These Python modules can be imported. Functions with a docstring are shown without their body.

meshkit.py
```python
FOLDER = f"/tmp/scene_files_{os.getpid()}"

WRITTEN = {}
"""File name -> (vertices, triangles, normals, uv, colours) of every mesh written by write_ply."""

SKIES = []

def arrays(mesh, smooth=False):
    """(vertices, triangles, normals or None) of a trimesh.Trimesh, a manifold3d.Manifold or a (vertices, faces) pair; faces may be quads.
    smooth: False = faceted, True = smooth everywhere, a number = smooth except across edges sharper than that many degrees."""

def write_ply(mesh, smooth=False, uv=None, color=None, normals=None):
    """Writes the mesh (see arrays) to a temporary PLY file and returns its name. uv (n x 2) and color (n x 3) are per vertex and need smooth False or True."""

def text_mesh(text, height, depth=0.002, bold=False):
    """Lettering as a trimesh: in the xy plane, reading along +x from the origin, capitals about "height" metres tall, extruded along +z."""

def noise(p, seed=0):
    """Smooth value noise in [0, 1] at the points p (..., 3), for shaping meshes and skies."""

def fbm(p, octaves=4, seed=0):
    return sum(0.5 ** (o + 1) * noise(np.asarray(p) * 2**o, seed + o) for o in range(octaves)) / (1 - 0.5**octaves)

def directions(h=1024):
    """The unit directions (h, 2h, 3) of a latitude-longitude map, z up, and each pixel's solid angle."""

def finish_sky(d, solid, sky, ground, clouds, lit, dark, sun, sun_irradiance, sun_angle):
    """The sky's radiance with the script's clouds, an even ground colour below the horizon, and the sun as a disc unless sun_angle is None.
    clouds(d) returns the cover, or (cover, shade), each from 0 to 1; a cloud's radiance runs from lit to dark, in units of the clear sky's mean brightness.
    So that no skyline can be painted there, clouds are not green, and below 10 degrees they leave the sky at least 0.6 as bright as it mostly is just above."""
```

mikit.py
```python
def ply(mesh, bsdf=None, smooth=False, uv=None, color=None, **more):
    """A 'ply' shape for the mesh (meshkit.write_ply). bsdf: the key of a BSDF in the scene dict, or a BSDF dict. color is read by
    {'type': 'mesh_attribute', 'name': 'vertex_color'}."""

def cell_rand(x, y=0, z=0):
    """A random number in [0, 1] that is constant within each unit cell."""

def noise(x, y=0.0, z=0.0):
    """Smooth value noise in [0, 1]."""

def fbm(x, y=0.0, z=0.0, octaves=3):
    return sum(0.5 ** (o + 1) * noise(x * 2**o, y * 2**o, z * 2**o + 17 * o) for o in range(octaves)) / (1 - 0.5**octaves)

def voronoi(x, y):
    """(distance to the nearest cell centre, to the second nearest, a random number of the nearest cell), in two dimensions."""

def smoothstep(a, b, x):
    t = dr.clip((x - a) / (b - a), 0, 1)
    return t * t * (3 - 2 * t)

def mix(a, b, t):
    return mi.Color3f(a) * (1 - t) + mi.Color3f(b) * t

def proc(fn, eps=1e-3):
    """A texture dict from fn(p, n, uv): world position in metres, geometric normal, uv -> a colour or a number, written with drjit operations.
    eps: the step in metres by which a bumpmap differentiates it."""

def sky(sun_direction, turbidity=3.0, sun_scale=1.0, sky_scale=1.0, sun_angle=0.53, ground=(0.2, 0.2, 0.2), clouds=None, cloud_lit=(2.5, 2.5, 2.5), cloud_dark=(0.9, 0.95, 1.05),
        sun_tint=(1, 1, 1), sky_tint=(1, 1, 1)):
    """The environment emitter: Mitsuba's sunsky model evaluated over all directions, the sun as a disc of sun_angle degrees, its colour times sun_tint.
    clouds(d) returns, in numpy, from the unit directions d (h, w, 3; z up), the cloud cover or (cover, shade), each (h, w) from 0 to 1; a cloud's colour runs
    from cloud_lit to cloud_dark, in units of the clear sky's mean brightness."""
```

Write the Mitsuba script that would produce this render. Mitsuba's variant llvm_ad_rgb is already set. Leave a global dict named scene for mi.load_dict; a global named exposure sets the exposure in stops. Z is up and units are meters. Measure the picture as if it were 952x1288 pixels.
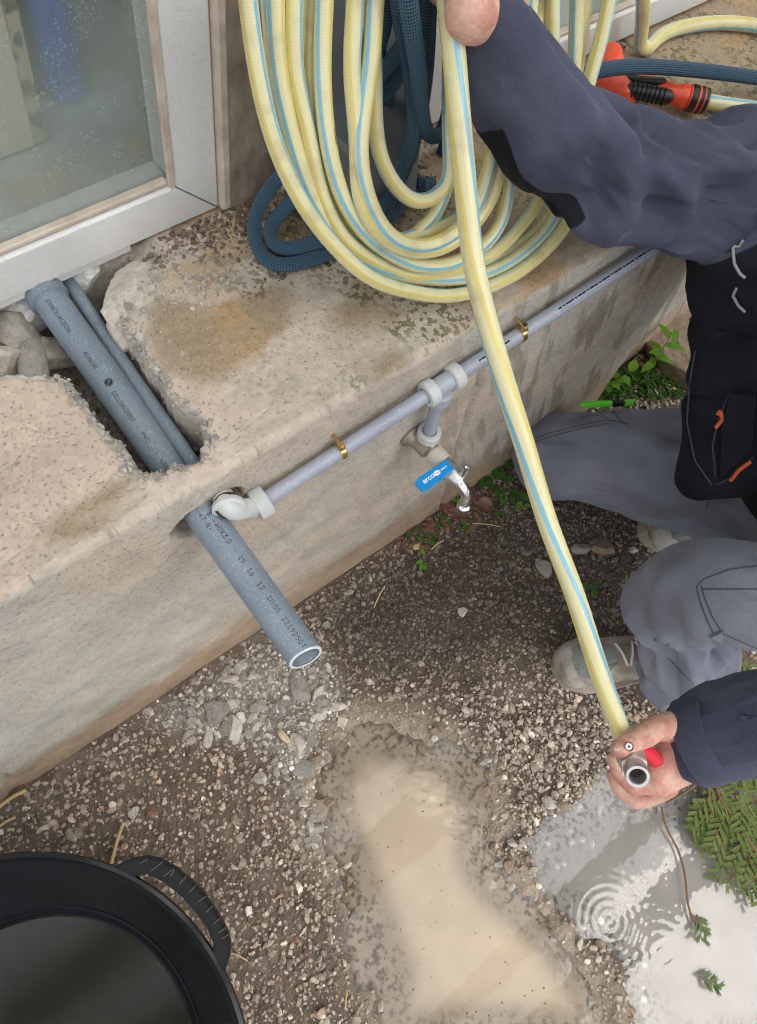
import math, numpy as np, trimesh, mitsuba as mi, mikit, meshkit, drjit as dr
import manifold3d as m3
from shapely.geometry import Polygon, Point
import shapely
from scipy.interpolate import CubicSpline, RegularGridInterpolator
T = mi.ScalarTransform4f
scene, labels = {}, {}

# ---------------------------------------------------------------- camera, sky, exposure
F, CX, CY, H = 900.0, 476.0, 644.0, 1.25
_Z = np.array([100, -395, -900.0]); _Z /= np.linalg.norm(_Z)
_X = np.array([2274, -1474, 900.0]); _X -= _Z * (_X @ _Z); _X /= np.linalg.norm(_X)
RW = np.stack([_X, np.cross(_Z, _X), _Z])          # camera (right, down, forward) -> world
EYE = np.array([0, 0, H])
scene['camera'] = dict(type='perspective', fov=math.degrees(2 * math.atan(476 / F)), fov_axis='x', near_clip=0.02, far_clip=60.0,
                       to_world=T().look_at(origin=EYE.tolist(), target=(EYE + RW @ [0, 0, 1]).tolist(), up=(RW @ [0, -1, 0]).tolist()))
def overcast(d):
    n = meshkit.fbm(d * np.array([2.2, 2.2, 3.5]) + 3.1, 4, seed=5)
    return np.ones(d.shape[:2]), np.clip(0.95 - 0.95 * d[..., 2] + (n - 0.5) * 0.9, 0, 1)
scene['sky'] = mikit.sky([0.25, -0.55, 0.8], turbidity=4, sun_scale=0.11, sun_angle=34, sun_tint=(0.86, 0.97, 1.12), clouds=overcast, cloud_lit=(2.62, 2.62, 2.68), cloud_dark=(0.85, 0.88, 0.94), ground=(0.2, 0.18, 0.16))
exposure = 3.15

# ---------------------------------------------------------------- helpers
rng = np.random.default_rng(11)
def P(u, v, z=0.0):                                # the point at height z seen at a pixel of the 952 x 1288 photograph
    d = RW @ np.array([u - CX, v - CY, F]); return EYE + d * ((z - H) / d[2])
def PY(u, v, y):                                   # ... on an upright plane parallel to the wall
    d = RW @ np.array([u - CX, v - CY, F]); return EYE + d * (y / d[1])
def PD(u, v, t):                                   # ... at a depth
    return EYE + RW @ (np.array([u - CX, v - CY, F]) * t / F)
_used = {}
def name_of(base):
    n = _used.get(base, -1) + 1; _used[base] = n
    return base if n == 0 else f'{base}_{n:03d}'
def add(key, mesh, mat, smooth=False, uv=None, color=None, label=None, cat=None, group=None, kind=None, parent=None, exact=False):
    key = name_of((parent + '__' if parent else '') + key)
    scene[key] = mikit.ply(mesh, mat, smooth=smooth, uv=uv, color=color)
    tag(key, label, cat, group, kind)
    return key
def tag(key, label=None, cat=None, group=None, kind=None):
    d = {k: v for k, v in (('label', label), ('category', cat), ('group', group), ('kind', kind)) if v}
    if d: labels[key] = d
def thing(base, label, cat, group=None):
    key = name_of(base); tag(key, label, cat, group); return key
cat_ = trimesh.util.concatenate
def mesh(v, f): return trimesh.Trimesh(v, f, process=False)
def nrm(a): a = np.asarray(a, float); return a / np.linalg.norm(a)
def basis(w):
    w = nrm(w); a = np.array([0, 0, 1.0]) if abs(w[2]) < 0.9 else np.array([1.0, 0, 0])
    u = nrm(np.cross(a, w)); return u, np.cross(w, u), w
def spline(pts, step):
    pts = np.asarray(pts, float)
    t = np.r_[0, np.cumsum(np.sqrt(np.linalg.norm(np.diff(pts, axis=0), axis=1)))]
    cs = CubicSpline(t, pts, bc_type='natural'); f = cs(np.linspace(0, t[-1], 40 * len(pts)))
    s = np.r_[0, np.cumsum(np.linalg.norm(np.diff(f, axis=0), axis=1))]
    n = max(4, int(s[-1] / step)); q = np.linspace(0, s[-1], n)
    return np.stack([np.interp(q, s, f[:, k]) for k in range(3)], 1)
def tube(path, r, n=16, caps=True, v0=0.0, twist=0.0, hole=None):
    """(mesh, uv): u once round, v metres along. r: a number or one per point."""
    p = np.asarray(path, float); m = len(p); r = np.broadcast_to(r, (m,))
    t = np.gradient(p, axis=0); t /= np.linalg.norm(t, axis=1, keepdims=True)
    a = basis(t[0])[0]; fr = []
    for k in range(m):
        a = nrm(a - t[k] * (a @ t[k])); fr.append((a, np.cross(t[k], a)))
    s = np.r_[0, np.cumsum(np.linalg.norm(np.diff(p, axis=0), axis=1))] + v0
    ang = np.linspace(0, 2 * np.pi, n + 1)
    ca, sa = np.cos(ang), np.sin(ang)
    A, B = np.array([x[0] for x in fr]), np.array([x[1] for x in fr])
    v = p[:, None] + r[:, None, None] * (ca[None, :, None] * A[:, None] + sa[None, :, None] * B[:, None])
    uv = np.stack(np.broadcast_arrays(ang[None] / (2 * np.pi), s[:, None]), -1)
    i, j = np.meshgrid(np.arange(m - 1), np.arange(n), indexing='ij'); w = n + 1
    q = np.stack([i * w + j, i * w + j + 1, (i + 1) * w + j + 1, (i + 1) * w + j], -1).reshape(-1, 4)
    f = np.vstack([q[:, [0, 1, 2]], q[:, [0, 2, 3]]]); v = v.reshape(-1, 3); uv = uv.reshape(-1, 2)
    if caps:
        for e, flip in ((0, True), (m - 1, False)):
            c = len(v); v = np.vstack([v, p[e]]); uv = np.vstack([uv, [0, s[e]]])
            k = np.arange(n); ff = np.stack([e * w + k, e * w + k + 1, np.full(n, c)], 1)
            f = np.vstack([f, ff[:, ::-1] if flip else ff])
    return mesh(v, f), uv
def lathe(profile, n=48, at=(0, 0, 0), axis=(0, 0, 1)):
    """profile: (radius, height) pairs, turned about the axis."""
    pr = np.asarray(profile, float); ang = np.linspace(0, 2 * np.pi, n, endpoint=False); u, v, w = basis(axis)
    P_ = pr[:, None, :1] * (np.cos(ang)[None, :, None] * u + np.sin(ang)[None, :, None] * v) + pr[:, None, 1:] * w + np.asarray(at)
    m = len(pr); i, j = np.meshgrid(np.arange(m - 1), np.arange(n), indexing='ij')
    q = np.stack([i * n + j, i * n + (j + 1) % n, (i + 1) * n + (j + 1) % n, (i + 1) * n + j], -1).reshape(-1, 4)
    return mesh(P_.reshape(-1, 3), np.vstack([q[:, [0, 1, 2]], q[:, [0, 2, 3]]]))
def box(lo, hi, bev=0.002):
    lo, hi = np.asarray(lo, float), np.asarray(hi, float); pts = []
    for k in range(3):
        for c in np.ndindex(2, 2, 2):
            p = np.where(c, hi - bev, lo + bev); p[k] = hi[k] if c[k] else lo[k]; pts.append(p)
    return trimesh.convex.convex_hull(np.array(pts))
def obox(center, axes, half, bev=0.001):
    b = box(-np.asarray(half), np.asarray(half), bev); b.vertices = np.asarray(center) + b.vertices @ np.asarray(axes); return b
def hull_pts(pts): return trimesh.convex.convex_hull(np.asarray(pts, float))
def man(m): return m3.Manifold(m3.Mesh(np.asarray(m.vertices, np.float32), np.asarray(m.faces, np.uint32)))
def ball(p, r, n=20):
    s = m3.Manifold.sphere(1.0, n); return s.scale(list(np.broadcast_to(r, 3).astype(float))).translate(list(map(float, p)))
def hull(*balls): return m3.Manifold.batch_boolean([ball(p, r) for p, r in balls], m3.OpType.Add).hull()
def body(parts, edge=0.008, it=8):
    m = m3.Manifold.batch_boolean(parts, m3.OpType.Add).refine_to_length(edge)
    o = m.to_mesh(); t = trimesh.Trimesh(o.vert_properties[:, :3], o.tri_verts)
    trimesh.smoothing.filter_taubin(t, iterations=it); return t
def rock(size, seed, planes=10, sub=3, rough=0.05):
    r = np.random.default_rng(seed); s = trimesh.creation.icosphere(subdivisions=sub); d = s.vertices
    n = r.normal(size=(planes, 3)); n /= np.linalg.norm(n, axis=1, keepdims=True); h = r.uniform(0.48, 1.0, planes)
    c = d @ n.T; rad = np.where(c > 0.05, h / np.maximum(c, 0.05), 9).min(1)
    rad = np.minimum(rad, 1.3) * (1 + rough * (meshkit.fbm(d * 3 + seed, 3, seed) - 0.5) * 2)
    v = d * rad[:, None] * np.asarray(size) / 2
    return mesh(v @ rotz(r.uniform(0, 6.28)).T, s.faces)
def rotz(a): c, s = math.cos(a), math.sin(a); return np.array([[c, -s, 0], [s, c, 0], [0, 0, 1.0]])
def rot(axis, a): return np.array(T().rotate(list(map(float, axis)), math.degrees(a)).matrix)[:3, :3]
def moved(m, p): m = m.copy(); m.vertices = m.vertices + np.asarray(p); return m
def sdist(poly, xy):                               # signed distance, positive inside
    pts = shapely.points(xy); d = shapely.distance(poly.exterior, pts)
    return np.where(shapely.contains(poly, pts), d, -d)
def sst(a, b, x): t = np.clip((x - a) / (b - a), 0, 1); return t * t * (3 - 2 * t)

# ---------------------------------------------------------------- materials
N, FB, SS, MIX = mikit.noise, mikit.fbm, mikit.smoothstep, mikit.mix
def pri(key, color, rough=0.6, **k):
    scene[key] = {'type': 'twosided', 'b': {'type': 'principled', 'base_color': color if isinstance(color, dict) else {'type': 'rgb', 'value': list(color)}, 'roughness': rough, **k}}
def bump(key, color, fn, rough=0.6, scale=1.0, eps=5e-4, **k):
    scene[key] = {'type': 'twosided', 'b': {'type': 'bumpmap', 'arbitrary': mikit.proc(fn, eps), 'scale': scale,
                  'bsdf': {'type': 'principled', 'base_color': color if isinstance(color, dict) else {'type': 'rgb', 'value': list(color)}, 'roughness': rough if not callable(rough) else mikit.proc(rough), **k}}}
def col_concrete(p, n, uv):
    x, y, z = p.x, p.y, p.z
    big = FB(x * 5, y * 5, z * 5, 3); mid = FB(x * 22 + 4, y * 22, z * 22, 3); fine = FB(x * 180, y * 180, z * 180, 2)
    up = SS(0.4, 0.8, n.z)
    c = MIX((0.41, 0.365, 0.305), (0.50, 0.435, 0.355), big)
    pink = up * SS(0.45, 0.6, FB(x * 7 + 9, y * 7, 0, 2)) * (1 - SS(0.12, 0.3, x))
    c = MIX(c, (0.51, 0.39, 0.305), pink * 0.42)
    c = MIX(c, (0.40, 0.39, 0.35), (1 - up) * SS(0.42, 0.6, FB(x * 6, z * 9, 3, 3)) * 0.75)        # grey film on the face
    c = MIX(c, (0.30, 0.185, 0.10), (1 - up) * SS(0.155, 0.05, z + 0.09 * (mid - 0.5) - 0.03 * x) * 0.7) # splashed soil low on the face
    st = FB(x * 55 + z * 16, z * 7, 1, 3)
    c = MIX(c, (0.25, 0.215, 0.165), (1 - up) * SS(0.5, 0.68, st) * (0.12 + 0.7 * SS(0.3, 0.65, x)))
    wet = up * SS(0.47, 0.60, FB(x * 6 + 1, y * 9, 5, 3) + 0.2 * SS(0.1, 0.35, x) - 0.12 * SS(0.35, 0.1, x))
    c = MIX(c, (0.27, 0.195, 0.115), wet * 0.8)
    moss = up * SS(0.52, 0.62, FB(x * 210, y * 210, 2, 3)) * SS(0.40, 0.62, FB(x * 16 + 3, y * 16, 8, 3)) * SS(0.16, 0.30, x)
    c = MIX(c, (0.085, 0.085, 0.03), moss * 0.75)
    och = up * SS(0.54, 0.64, FB(x * 9 + 20, y * 14, 3, 3)) * SS(0.12, 0.25, x)
    c = MIX(c, (0.36, 0.23, 0.10), och * 0.5)
    d1, d2, w1 = mikit.voronoi(x * 170, (y - z) * 170); d3, d4, w2 = mikit.voronoi(x * 330 + 9, (y - z) * 330)
    c = MIX(c, (0.12, 0.10, 0.08), SS(0.30, 0.18, d1) * SS(0.78, 0.84, w1) * 0.45); c = MIX(c, (0.60, 0.56, 0.50), SS(0.42, 0.25, d3) * SS(0.86, 0.90, w2) * 0.25); c = MIX(c, (0.16, 0.13, 0.10), SS(0.40, 0.25, d3) * SS(0.13, 0.10, w2) * 0.35)
    edge = SS(0.6, 0.617, z) * (1 - up * SS(0.33, 0.345, y)) * SS(0.4, 0.6, mid)
    c = MIX(c, (0.44, 0.40, 0.34), edge * 0.5)
    c = MIX(c, (0.40, 0.375, 0.33), uv.x * 0.85)                                                   # freshly broken concrete
    c = MIX(c, (0.17, 0.145, 0.12), uv.y)                                                          # soil and dust in the cut
    return c * (0.60 + 0.50 * mid + 0.34 * fine)
def bump_concrete(p, n, uv):
    pit = SS(0.7, 0.8, N(p.x * 260, p.y * 260, p.z * 260))
    return 0.0022 * FB(p.x * 60, p.y * 60, p.z * 60, 3) + 0.0009 * FB(p.x * 420, p.y * 420, p.z * 420, 2) - 0.0009 * pit + uv.x * 0.004 * FB(p.x * 150, p.y * 150, p.z * 150, 2)
bump('concrete', mikit.proc(col_concrete), bump_concrete, rough=0.62, specular=0.35)
def col_pillar(p, n, uv):
    a = FB(p.x * 30, p.y * 30, p.z * 9, 4); b = FB(p.x * 90, p.y * 90, p.z * 40, 3)
    c = MIX((0.19, 0.155, 0.115), (0.34, 0.29, 0.225), SS(0.3, 0.7, a)); return c * (0.6 + 0.8 * b)
bump('pillar_concrete', mikit.proc(col_pillar), lambda p, n, uv: 0.004 * FB(p.x * 70, p.y * 70, p.z * 40, 4), rough=0.8)
def col_soil(p, n, uv):
    a = FB(p.x * 40, p.y * 40, p.z * 40, 4); f = N(p.x * 500, p.y * 500, p.z * 500)
    c = MIX((0.085, 0.062, 0.045), (0.21, 0.16, 0.12), a)
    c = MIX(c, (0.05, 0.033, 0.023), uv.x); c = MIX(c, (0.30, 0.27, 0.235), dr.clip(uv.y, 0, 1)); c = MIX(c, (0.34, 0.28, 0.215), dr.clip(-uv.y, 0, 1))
    return c * (0.65 + 0.6 * f)
bump('soil', mikit.proc(col_soil), lambda p, n, uv: 0.004 * FB(p.x * 160, p.y * 160, 0, 3) + 0.0012 * N(p.x * 900, p.y * 900, 0), rough=0.7)
scene['stone_paint'] = {'type': 'twosided', 'b': {'type': 'principled', 'base_color': {'type': 'mesh_attribute', 'name': 'vertex_color'}, 'roughness': 0.5, 'specular': 0.4}}
def col_rock(base):
    def f(p, n, uv):
        a = FB(p.x * 120, p.y * 120, p.z * 120, 3); b = FB(p.x * 500, p.y * 500, p.z * 500, 2)
        return mi.Color3f(base) * (0.45 + 0.6 * a + 0.5 * b)
    return f
for k, c in dict(rock_grey=(0.27, 0.25, 0.22), rock_pale=(0.46, 0.42, 0.36), rock_brown=(0.26, 0.19, 0.13), rock_cream=(0.62, 0.50, 0.34), rock_white=(0.62, 0.61, 0.6), rock_dark=(0.13, 0.11, 0.09)).items():
    bump(k, mikit.proc(col_rock(c)), (lambda p, n, uv: 0.0022 * FB(p.x * 260, p.y * 260, p.z * 260, 3)), rough=0.65)
def col_frame(p, n, uv):
    a = FB(p.x * 18, p.y * 18, p.z * 18, 3); s = SS(0.72, 0.8, N(p.x * 800, p.y * 800, p.z * 800))
    low = SS(0.70, 0.62, p.z + 0.05 * (a - 0.5)) 
    c = MIX((0.62, 0.64, 0.65), (0.70, 0.71, 0.71), a); c = MIX(c, (0.40, 0.37, 0.33), s * 0.5); return MIX(c, (0.50, 0.46, 0.40), low * 0.35)
bump('frame_paint', mikit.proc(col_frame), lambda p, n, uv: 0.0004 * FB(p.x * 200, p.y * 200, p.z * 200, 2), rough=0.5)
pri('bead_tan', mikit.proc(lambda p, n, uv: MIX((0.36, 0.29, 0.22), (0.62, 0.56, 0.47), FB(p.x * 60, p.y * 60, p.z * 60, 3))), 0.7)
pri('dark_gap', (0.03, 0.027, 0.024), 0.9)
def pane_dust(p, n, uv):
    a = FB(p.x * 14, p.z * 14, 1, 4); sp = SS(0.74, 0.84, N(p.x * 620, p.z * 620, 7)) * SS(0.35, 0.7, N(p.x * 40, p.z * 40, 2))
    low = SS(1.02, 0.68, p.z)
    return dr.clip(0.09 + 0.28 * low + 0.22 * (a - 0.4) * (0.5 + low) + 0.22 * sp, 0.03, 0.85)
scene['dusty_glass'] = {'type': 'blendbsdf', 'weight': mikit.proc(pane_dust), 'a': {'type': 'thindielectric', 'int_ior': 1.5},
                        'b': {'type': 'twosided', 'b': {'type': 'diffuse', 'reflectance': {'type': 'rgb', 'value': [0.40, 0.49, 0.46]}}}}
scene['frosted_glass'] = {'type': 'blendbsdf', 'weight': mikit.proc(lambda p, n, uv: 0.74 + 0.2 * FB(p.x * 9, p.z * 9, 1, 3)), 'a': {'type': 'thindielectric', 'int_ior': 1.5},
                        'b': {'type': 'twosided', 'b': {'type': 'diffuse', 'reflectance': {'type': 'rgb', 'value': [0.50, 0.58, 0.53]}}}}
# ---------------------------------------------------------------- the ledge
YF, ZT, YW = 0.303, 0.62, 0.60                     # front face, top, door plane
topxy = lambda pts: [tuple(P(u, v, ZT)[:2]) for u, v in pts]
cut = Polygon(topxy([(150, 320), (146, 356), (133, 366), (143, 387), (146, 415), (164, 438), (170, 453), (188, 469), (198, 493), (210, 509), (225, 520), (243, 533), (252, 552), (248, 566),
                     (230, 574), (208, 580), (188, 588), (177, 589), (167, 568), (156, 550), (133, 524), (109, 497), (90, 472), (75, 465), (36, 464), (10, 461), (-40, 478), (-90, 480), (-90, 380), (-20, 350)]))
xs = np.unique(np.r_[np.arange(-1.2, -0.3, 0.02), np.arange(-0.3, -0.1, 0.006), np.arange(-0.1, 0.36, 0.003), np.arange(0.36, 0.96, 0.006)])
rad = 0.011
prof = [(0.75, ZT, 0, 1)] + [(y, ZT, 0, 1) for y in np.r_[np.arange(0.66, YF + rad, -0.0032)]]
prof += [(YF + rad - rad * math.sin(a), ZT - rad + rad * math.cos(a), -math.sin(a), math.cos(a)) for a in np.linspace(0, math.pi / 2, 7)]
prof += [(YF, z, -1, 0) for z in np.r_[np.arange(ZT - rad - 0.003, 0.45, -0.0035), np.arange(0.45, -0.06, -0.006)]]
prof = np.array(prof)
def ledge_shape():
    X, K = np.meshgrid(xs, np.arange(len(prof)), indexing='ij'); Yp, Zp, Ny, Nz = (prof[K, k] for k in range(4))
    pos = np.stack([X, Yp, Zp], -1); nr = np.stack([X * 0, Ny, Nz], -1)
    big = meshkit.fbm(pos * 9, 3, 1) - 0.5; mid = meshkit.fbm(pos * 45, 3, 2) - 0.5
    up = np.clip(Nz, 0, 1)
    disp = 0.010 * big * (0.4 + 0.6 * up) + 0.0022 * mid
    edge = np.exp(-((Yp - YF) ** 2 + (Zp - ZT) ** 2) / 0.02 ** 2)
    disp -= edge * 0.0035 * np.clip(meshkit.fbm(pos * np.array([16, 16, 16]), 3, 9) - 0.45, 0, 1) * 4
    top = Nz > 0.5
    sd = np.full(X.shape, -1.0); m = top & (X < 0.5)
    sd[m] = sdist(cut, pos[m][:, :2])
    jag = sd + 0.014 * (meshkit.fbm(pos * 70, 3, 3) - 0.5) + 0.012 * (meshkit.fbm(pos * 22, 2, 4) - 0.5)
    ins = sst(-0.006, 0.003, jag)
    crumb = sst(-0.05, -0.004, jag) * sst(0.10, 0.2, X + 0.35 * (Yp - 0.45)) * (sd < 0.0) * sst(0.3, 0.36, Yp)     # crumbled shoulder on the right of the cut
    chip = (jag > -0.012) * (jag <= 0.0)
    depth = 0.108 + 0.02 * (meshkit.fbm(pos * 30, 3, 6) - 0.5) * 2
    disp = disp - ins * depth - crumb * 0.016 * np.clip(meshkit.fbm(pos * 38, 3, 8) - 0.25, 0, 1) - chip * 0.004 * meshkit.noise(pos * 120, 5)
    # broken ledge corner under the door on the right of the cut, and the crumbled band behind it
    band = top * sst(0.13, 0.17, X) * sst(0.31, 0.25, X) * sst(0.50, 0.54, Yp)
    disp -= band * 0.02 * np.clip(meshkit.fbm(pos * 26, 3, 18) - 0.4, 0, 1) * 2
    # hole in the face round the drain pipe
    pc = np.array([0.088, 0.553]); dx, dz = X - pc[0], Zp - pc[1]
    hr = np.hypot(dx + 0.006, dz + 0.006) + 0.012 * (meshkit.fbm(pos * 55, 2, 12) - 0.5)
    hole = (1 - sst(0.024, 0.031, hr)) * (Ny < -0.5)
    hr2 = np.hypot(X - 0.117, Zp - 0.558); hole = np.maximum(hole, (1 - sst(0.013, 0.018, hr2)) * (Ny < -0.5))
    disp -= hole * 0.05
    halo = (1 - sst(0.03, 0.06, hr)) * (Ny < -0.5); disp -= halo * 0.006 * np.clip(meshkit.fbm(pos * 80, 2, 13) - 0.3, 0, 1)
    # cracks: the slanting joint and the one near the left end
    def crack(pix, w, dep):
        pl = np.array([PY(u, v, YF)[[0, 2]] for u, v in pix]); ln = shapely.LineString(pl)
        q = shapely.distance(ln, shapely.points(np.stack([X + 0.004 * (meshkit.noise(pos * 60, 3) - 0.5), Zp], -1)))
        return dep * np.exp(-(q / w) ** 2) * (Ny < -0.5)
    disp -= crack([(611, 448), (607, 470), (592, 515), (578, 560), (563, 617), (556, 640)], 0.0045, 0.012)
    disp -= crack([(-10, 972), (18, 985), (30, 1002)], 0.006, 0.012) + crack([(100, 820), (102, 850), (108, 870)], 0.002, 0.002)
    fresh = np.clip(np.maximum(crumb * (meshkit.fbm(pos * 30, 3, 8) > 0.42), np.maximum(chip * 0.9, halo * 0.6)), 0, 1) + ins * 0.25
    soil = np.clip(ins * sst(0.25, 0.95, ins) * (0.5 + 0.8 * (meshkit.fbm(pos * 40, 3, 7) - 0.3)) + hole * 0.9, 0, 1)
    v = pos + nr * disp[..., None]
    nx, ns = X.shape; i, j = np.meshgrid(np.arange(nx - 1), np.arange(ns - 1), indexing='ij')
    q = np.stack([i * ns + j, i * ns + j + 1, (i + 1) * ns + j + 1, (i + 1) * ns + j], -1).reshape(-1, 4)
    f = np.vstack([q[:, [0, 1, 2]], q[:, [0, 2, 3]]])
    m = mesh(v.reshape(-1, 3), f); 
    if m.face_normals[:, 2].mean() < 0: m = mesh(m.vertices, m.faces[:, ::-1])
    return m, np.stack([np.clip(fresh, 0, 1), soil], -1).reshape(-1, 2)
LM, LUV = ledge_shape()
ledge = thing('concrete_ledge', 'stained concrete ledge with a chiselled pipe channel running below the doors', 'ledge')
add('cast_body', LM, 'concrete', True, uv=LUV, parent=ledge)
def blockuv(m): return np.zeros((len(m.vertices), 2))
e1 = box((0.925, YF + 0.004, -0.1), (0.955, 0.7, ZT - 0.006), 0.006)                     # the cast end of the front part
add('end_face', e1, 'concrete', False, uv=blockuv(e1), parent=ledge)
b1 = box((0.95, 0.335, -0.1), (2.4, 0.75, ZT - 0.002), 0.012)
add('far_section', b1, 'concrete', False, uv=blockuv(b1), parent=ledge)

# ---------------------------------------------------------------- doors and pillar
TOPZ = 2.3
door = thing('glazed_door', 'dusty glazed door with a pale grey frame above the broken channel', 'door')
oc, ic = PY(275, 259, 0.592), PY(216, 237, 0.592)
x1, xi, zi = oc[0], ic[0], ic[2]
print('door', oc, ic)
zb = ZT + 0.003
rail = box((-1.0, 0.592, zb), (x1, 0.64, zi), 0.0025); stile = box((xi, 0.592, zb), (x1, 0.64, TOPZ), 0.0025)
c0, c1 = np.array([x1, zb]), np.array([xi, zi]); nn = np.array([-(c1 - c0)[1], (c1 - c0)[0]]); nn = nn / np.linalg.norm(nn)   # the mitre
def half(m, sgn): return trimesh.intersections.slice_mesh_plane(m, [nn[0] * sgn, 0, nn[1] * sgn], [c0[0] + nn[0] * sgn * 0.0009, 0, c0[1] + nn[1] * sgn * 0.0009], cap=True, engine='manifold')
sg = 1 if nn @ (np.array([-1.0, zb]) - c0) > 0 else -1
add('bottom_rail', half(rail, sg), 'frame_paint', parent=door); add('stile', half(stile, -sg), 'frame_paint', parent=door)
add('mitre_joint', mesh(np.array([[c0[0], 0.6, c0[1]], [c1[0], 0.6, c1[1]], [c1[0] - 0.004, 0.6, c1[1]], [c0[0] - 0.004, 0.6, c0[1]]]), [[0, 1, 2], [0, 2, 3]]), 'dark_gap', parent=door)
add('top_rail', box((-1.0, 0.592, TOPZ + 0.002), (x1, 0.64, TOPZ + 0.08)), 'frame_paint', parent=door)
add('glazing_bead', box((-1.0, 0.596, zi + 0.001), (xi - 0.006, 0.606, zi + 0.007), 0.0015), 'bead_tan', parent=door)
add('glazing_bead', box((xi - 0.006, 0.596, zi + 0.001), (xi - 0.0005, 0.592, TOPZ), 0.0015), 'bead_tan', parent=door)
add('pane', mesh(np.array([[-1.0, 0.608, zi], [xi, 0.608, zi], [xi, 0.608, TOPZ], [-1.0, 0.608, TOPZ]]), [[0, 1, 2], [0, 2, 3]]), 'dusty_glass', parent=door)
add('threshold_strip', box((-1.0, 0.597, ZT - 0.009), (x1 - 0.11, 0.66, ZT + 0.001), 0.001), 'frame_paint', parent=door)
pil = thing('concrete_pillar', 'rough brown concrete pillar beside the glazed door behind the hoses', 'pillar')
pm = box((x1 + 0.005, 0.586, ZT - 0.02), (0.545, 0.8, 2.6), 0.008)
pm = pm.subdivide_to_size(0.02); pm.vertices += (meshkit.fbm(pm.vertices * 40, 3, 3) - 0.5)[:, None] * 0.006 * np.array([1, 1, 0])
add('shaft', pm, 'pillar_concrete', 40, parent=pil)
add('edge_strip', box((x1 + 0.0005, 0.584, ZT + 0.002), (x1 + 0.013, 0.63, 2.6), 0.003), 'bead_tan', parent=pil)
d2 = thing('glazed_door', 'pale frosted door with a white frame behind the spray gun', 'door')
a0, a1 = PY(770, 62, 0.575), PY(770, 23, 0.575); zr = a1[2]
print('door2', a0, a1)
add('bottom_rail', box((0.6205, 0.575, ZT + 0.003), (2.4, 0.63, zr), 0.003), 'frame_paint', parent=d2)
add('stile', box((0.55, 0.575, ZT + 0.003), (0.62, 0.63, TOPZ), 0.003), 'frame_paint', parent=d2)
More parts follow.
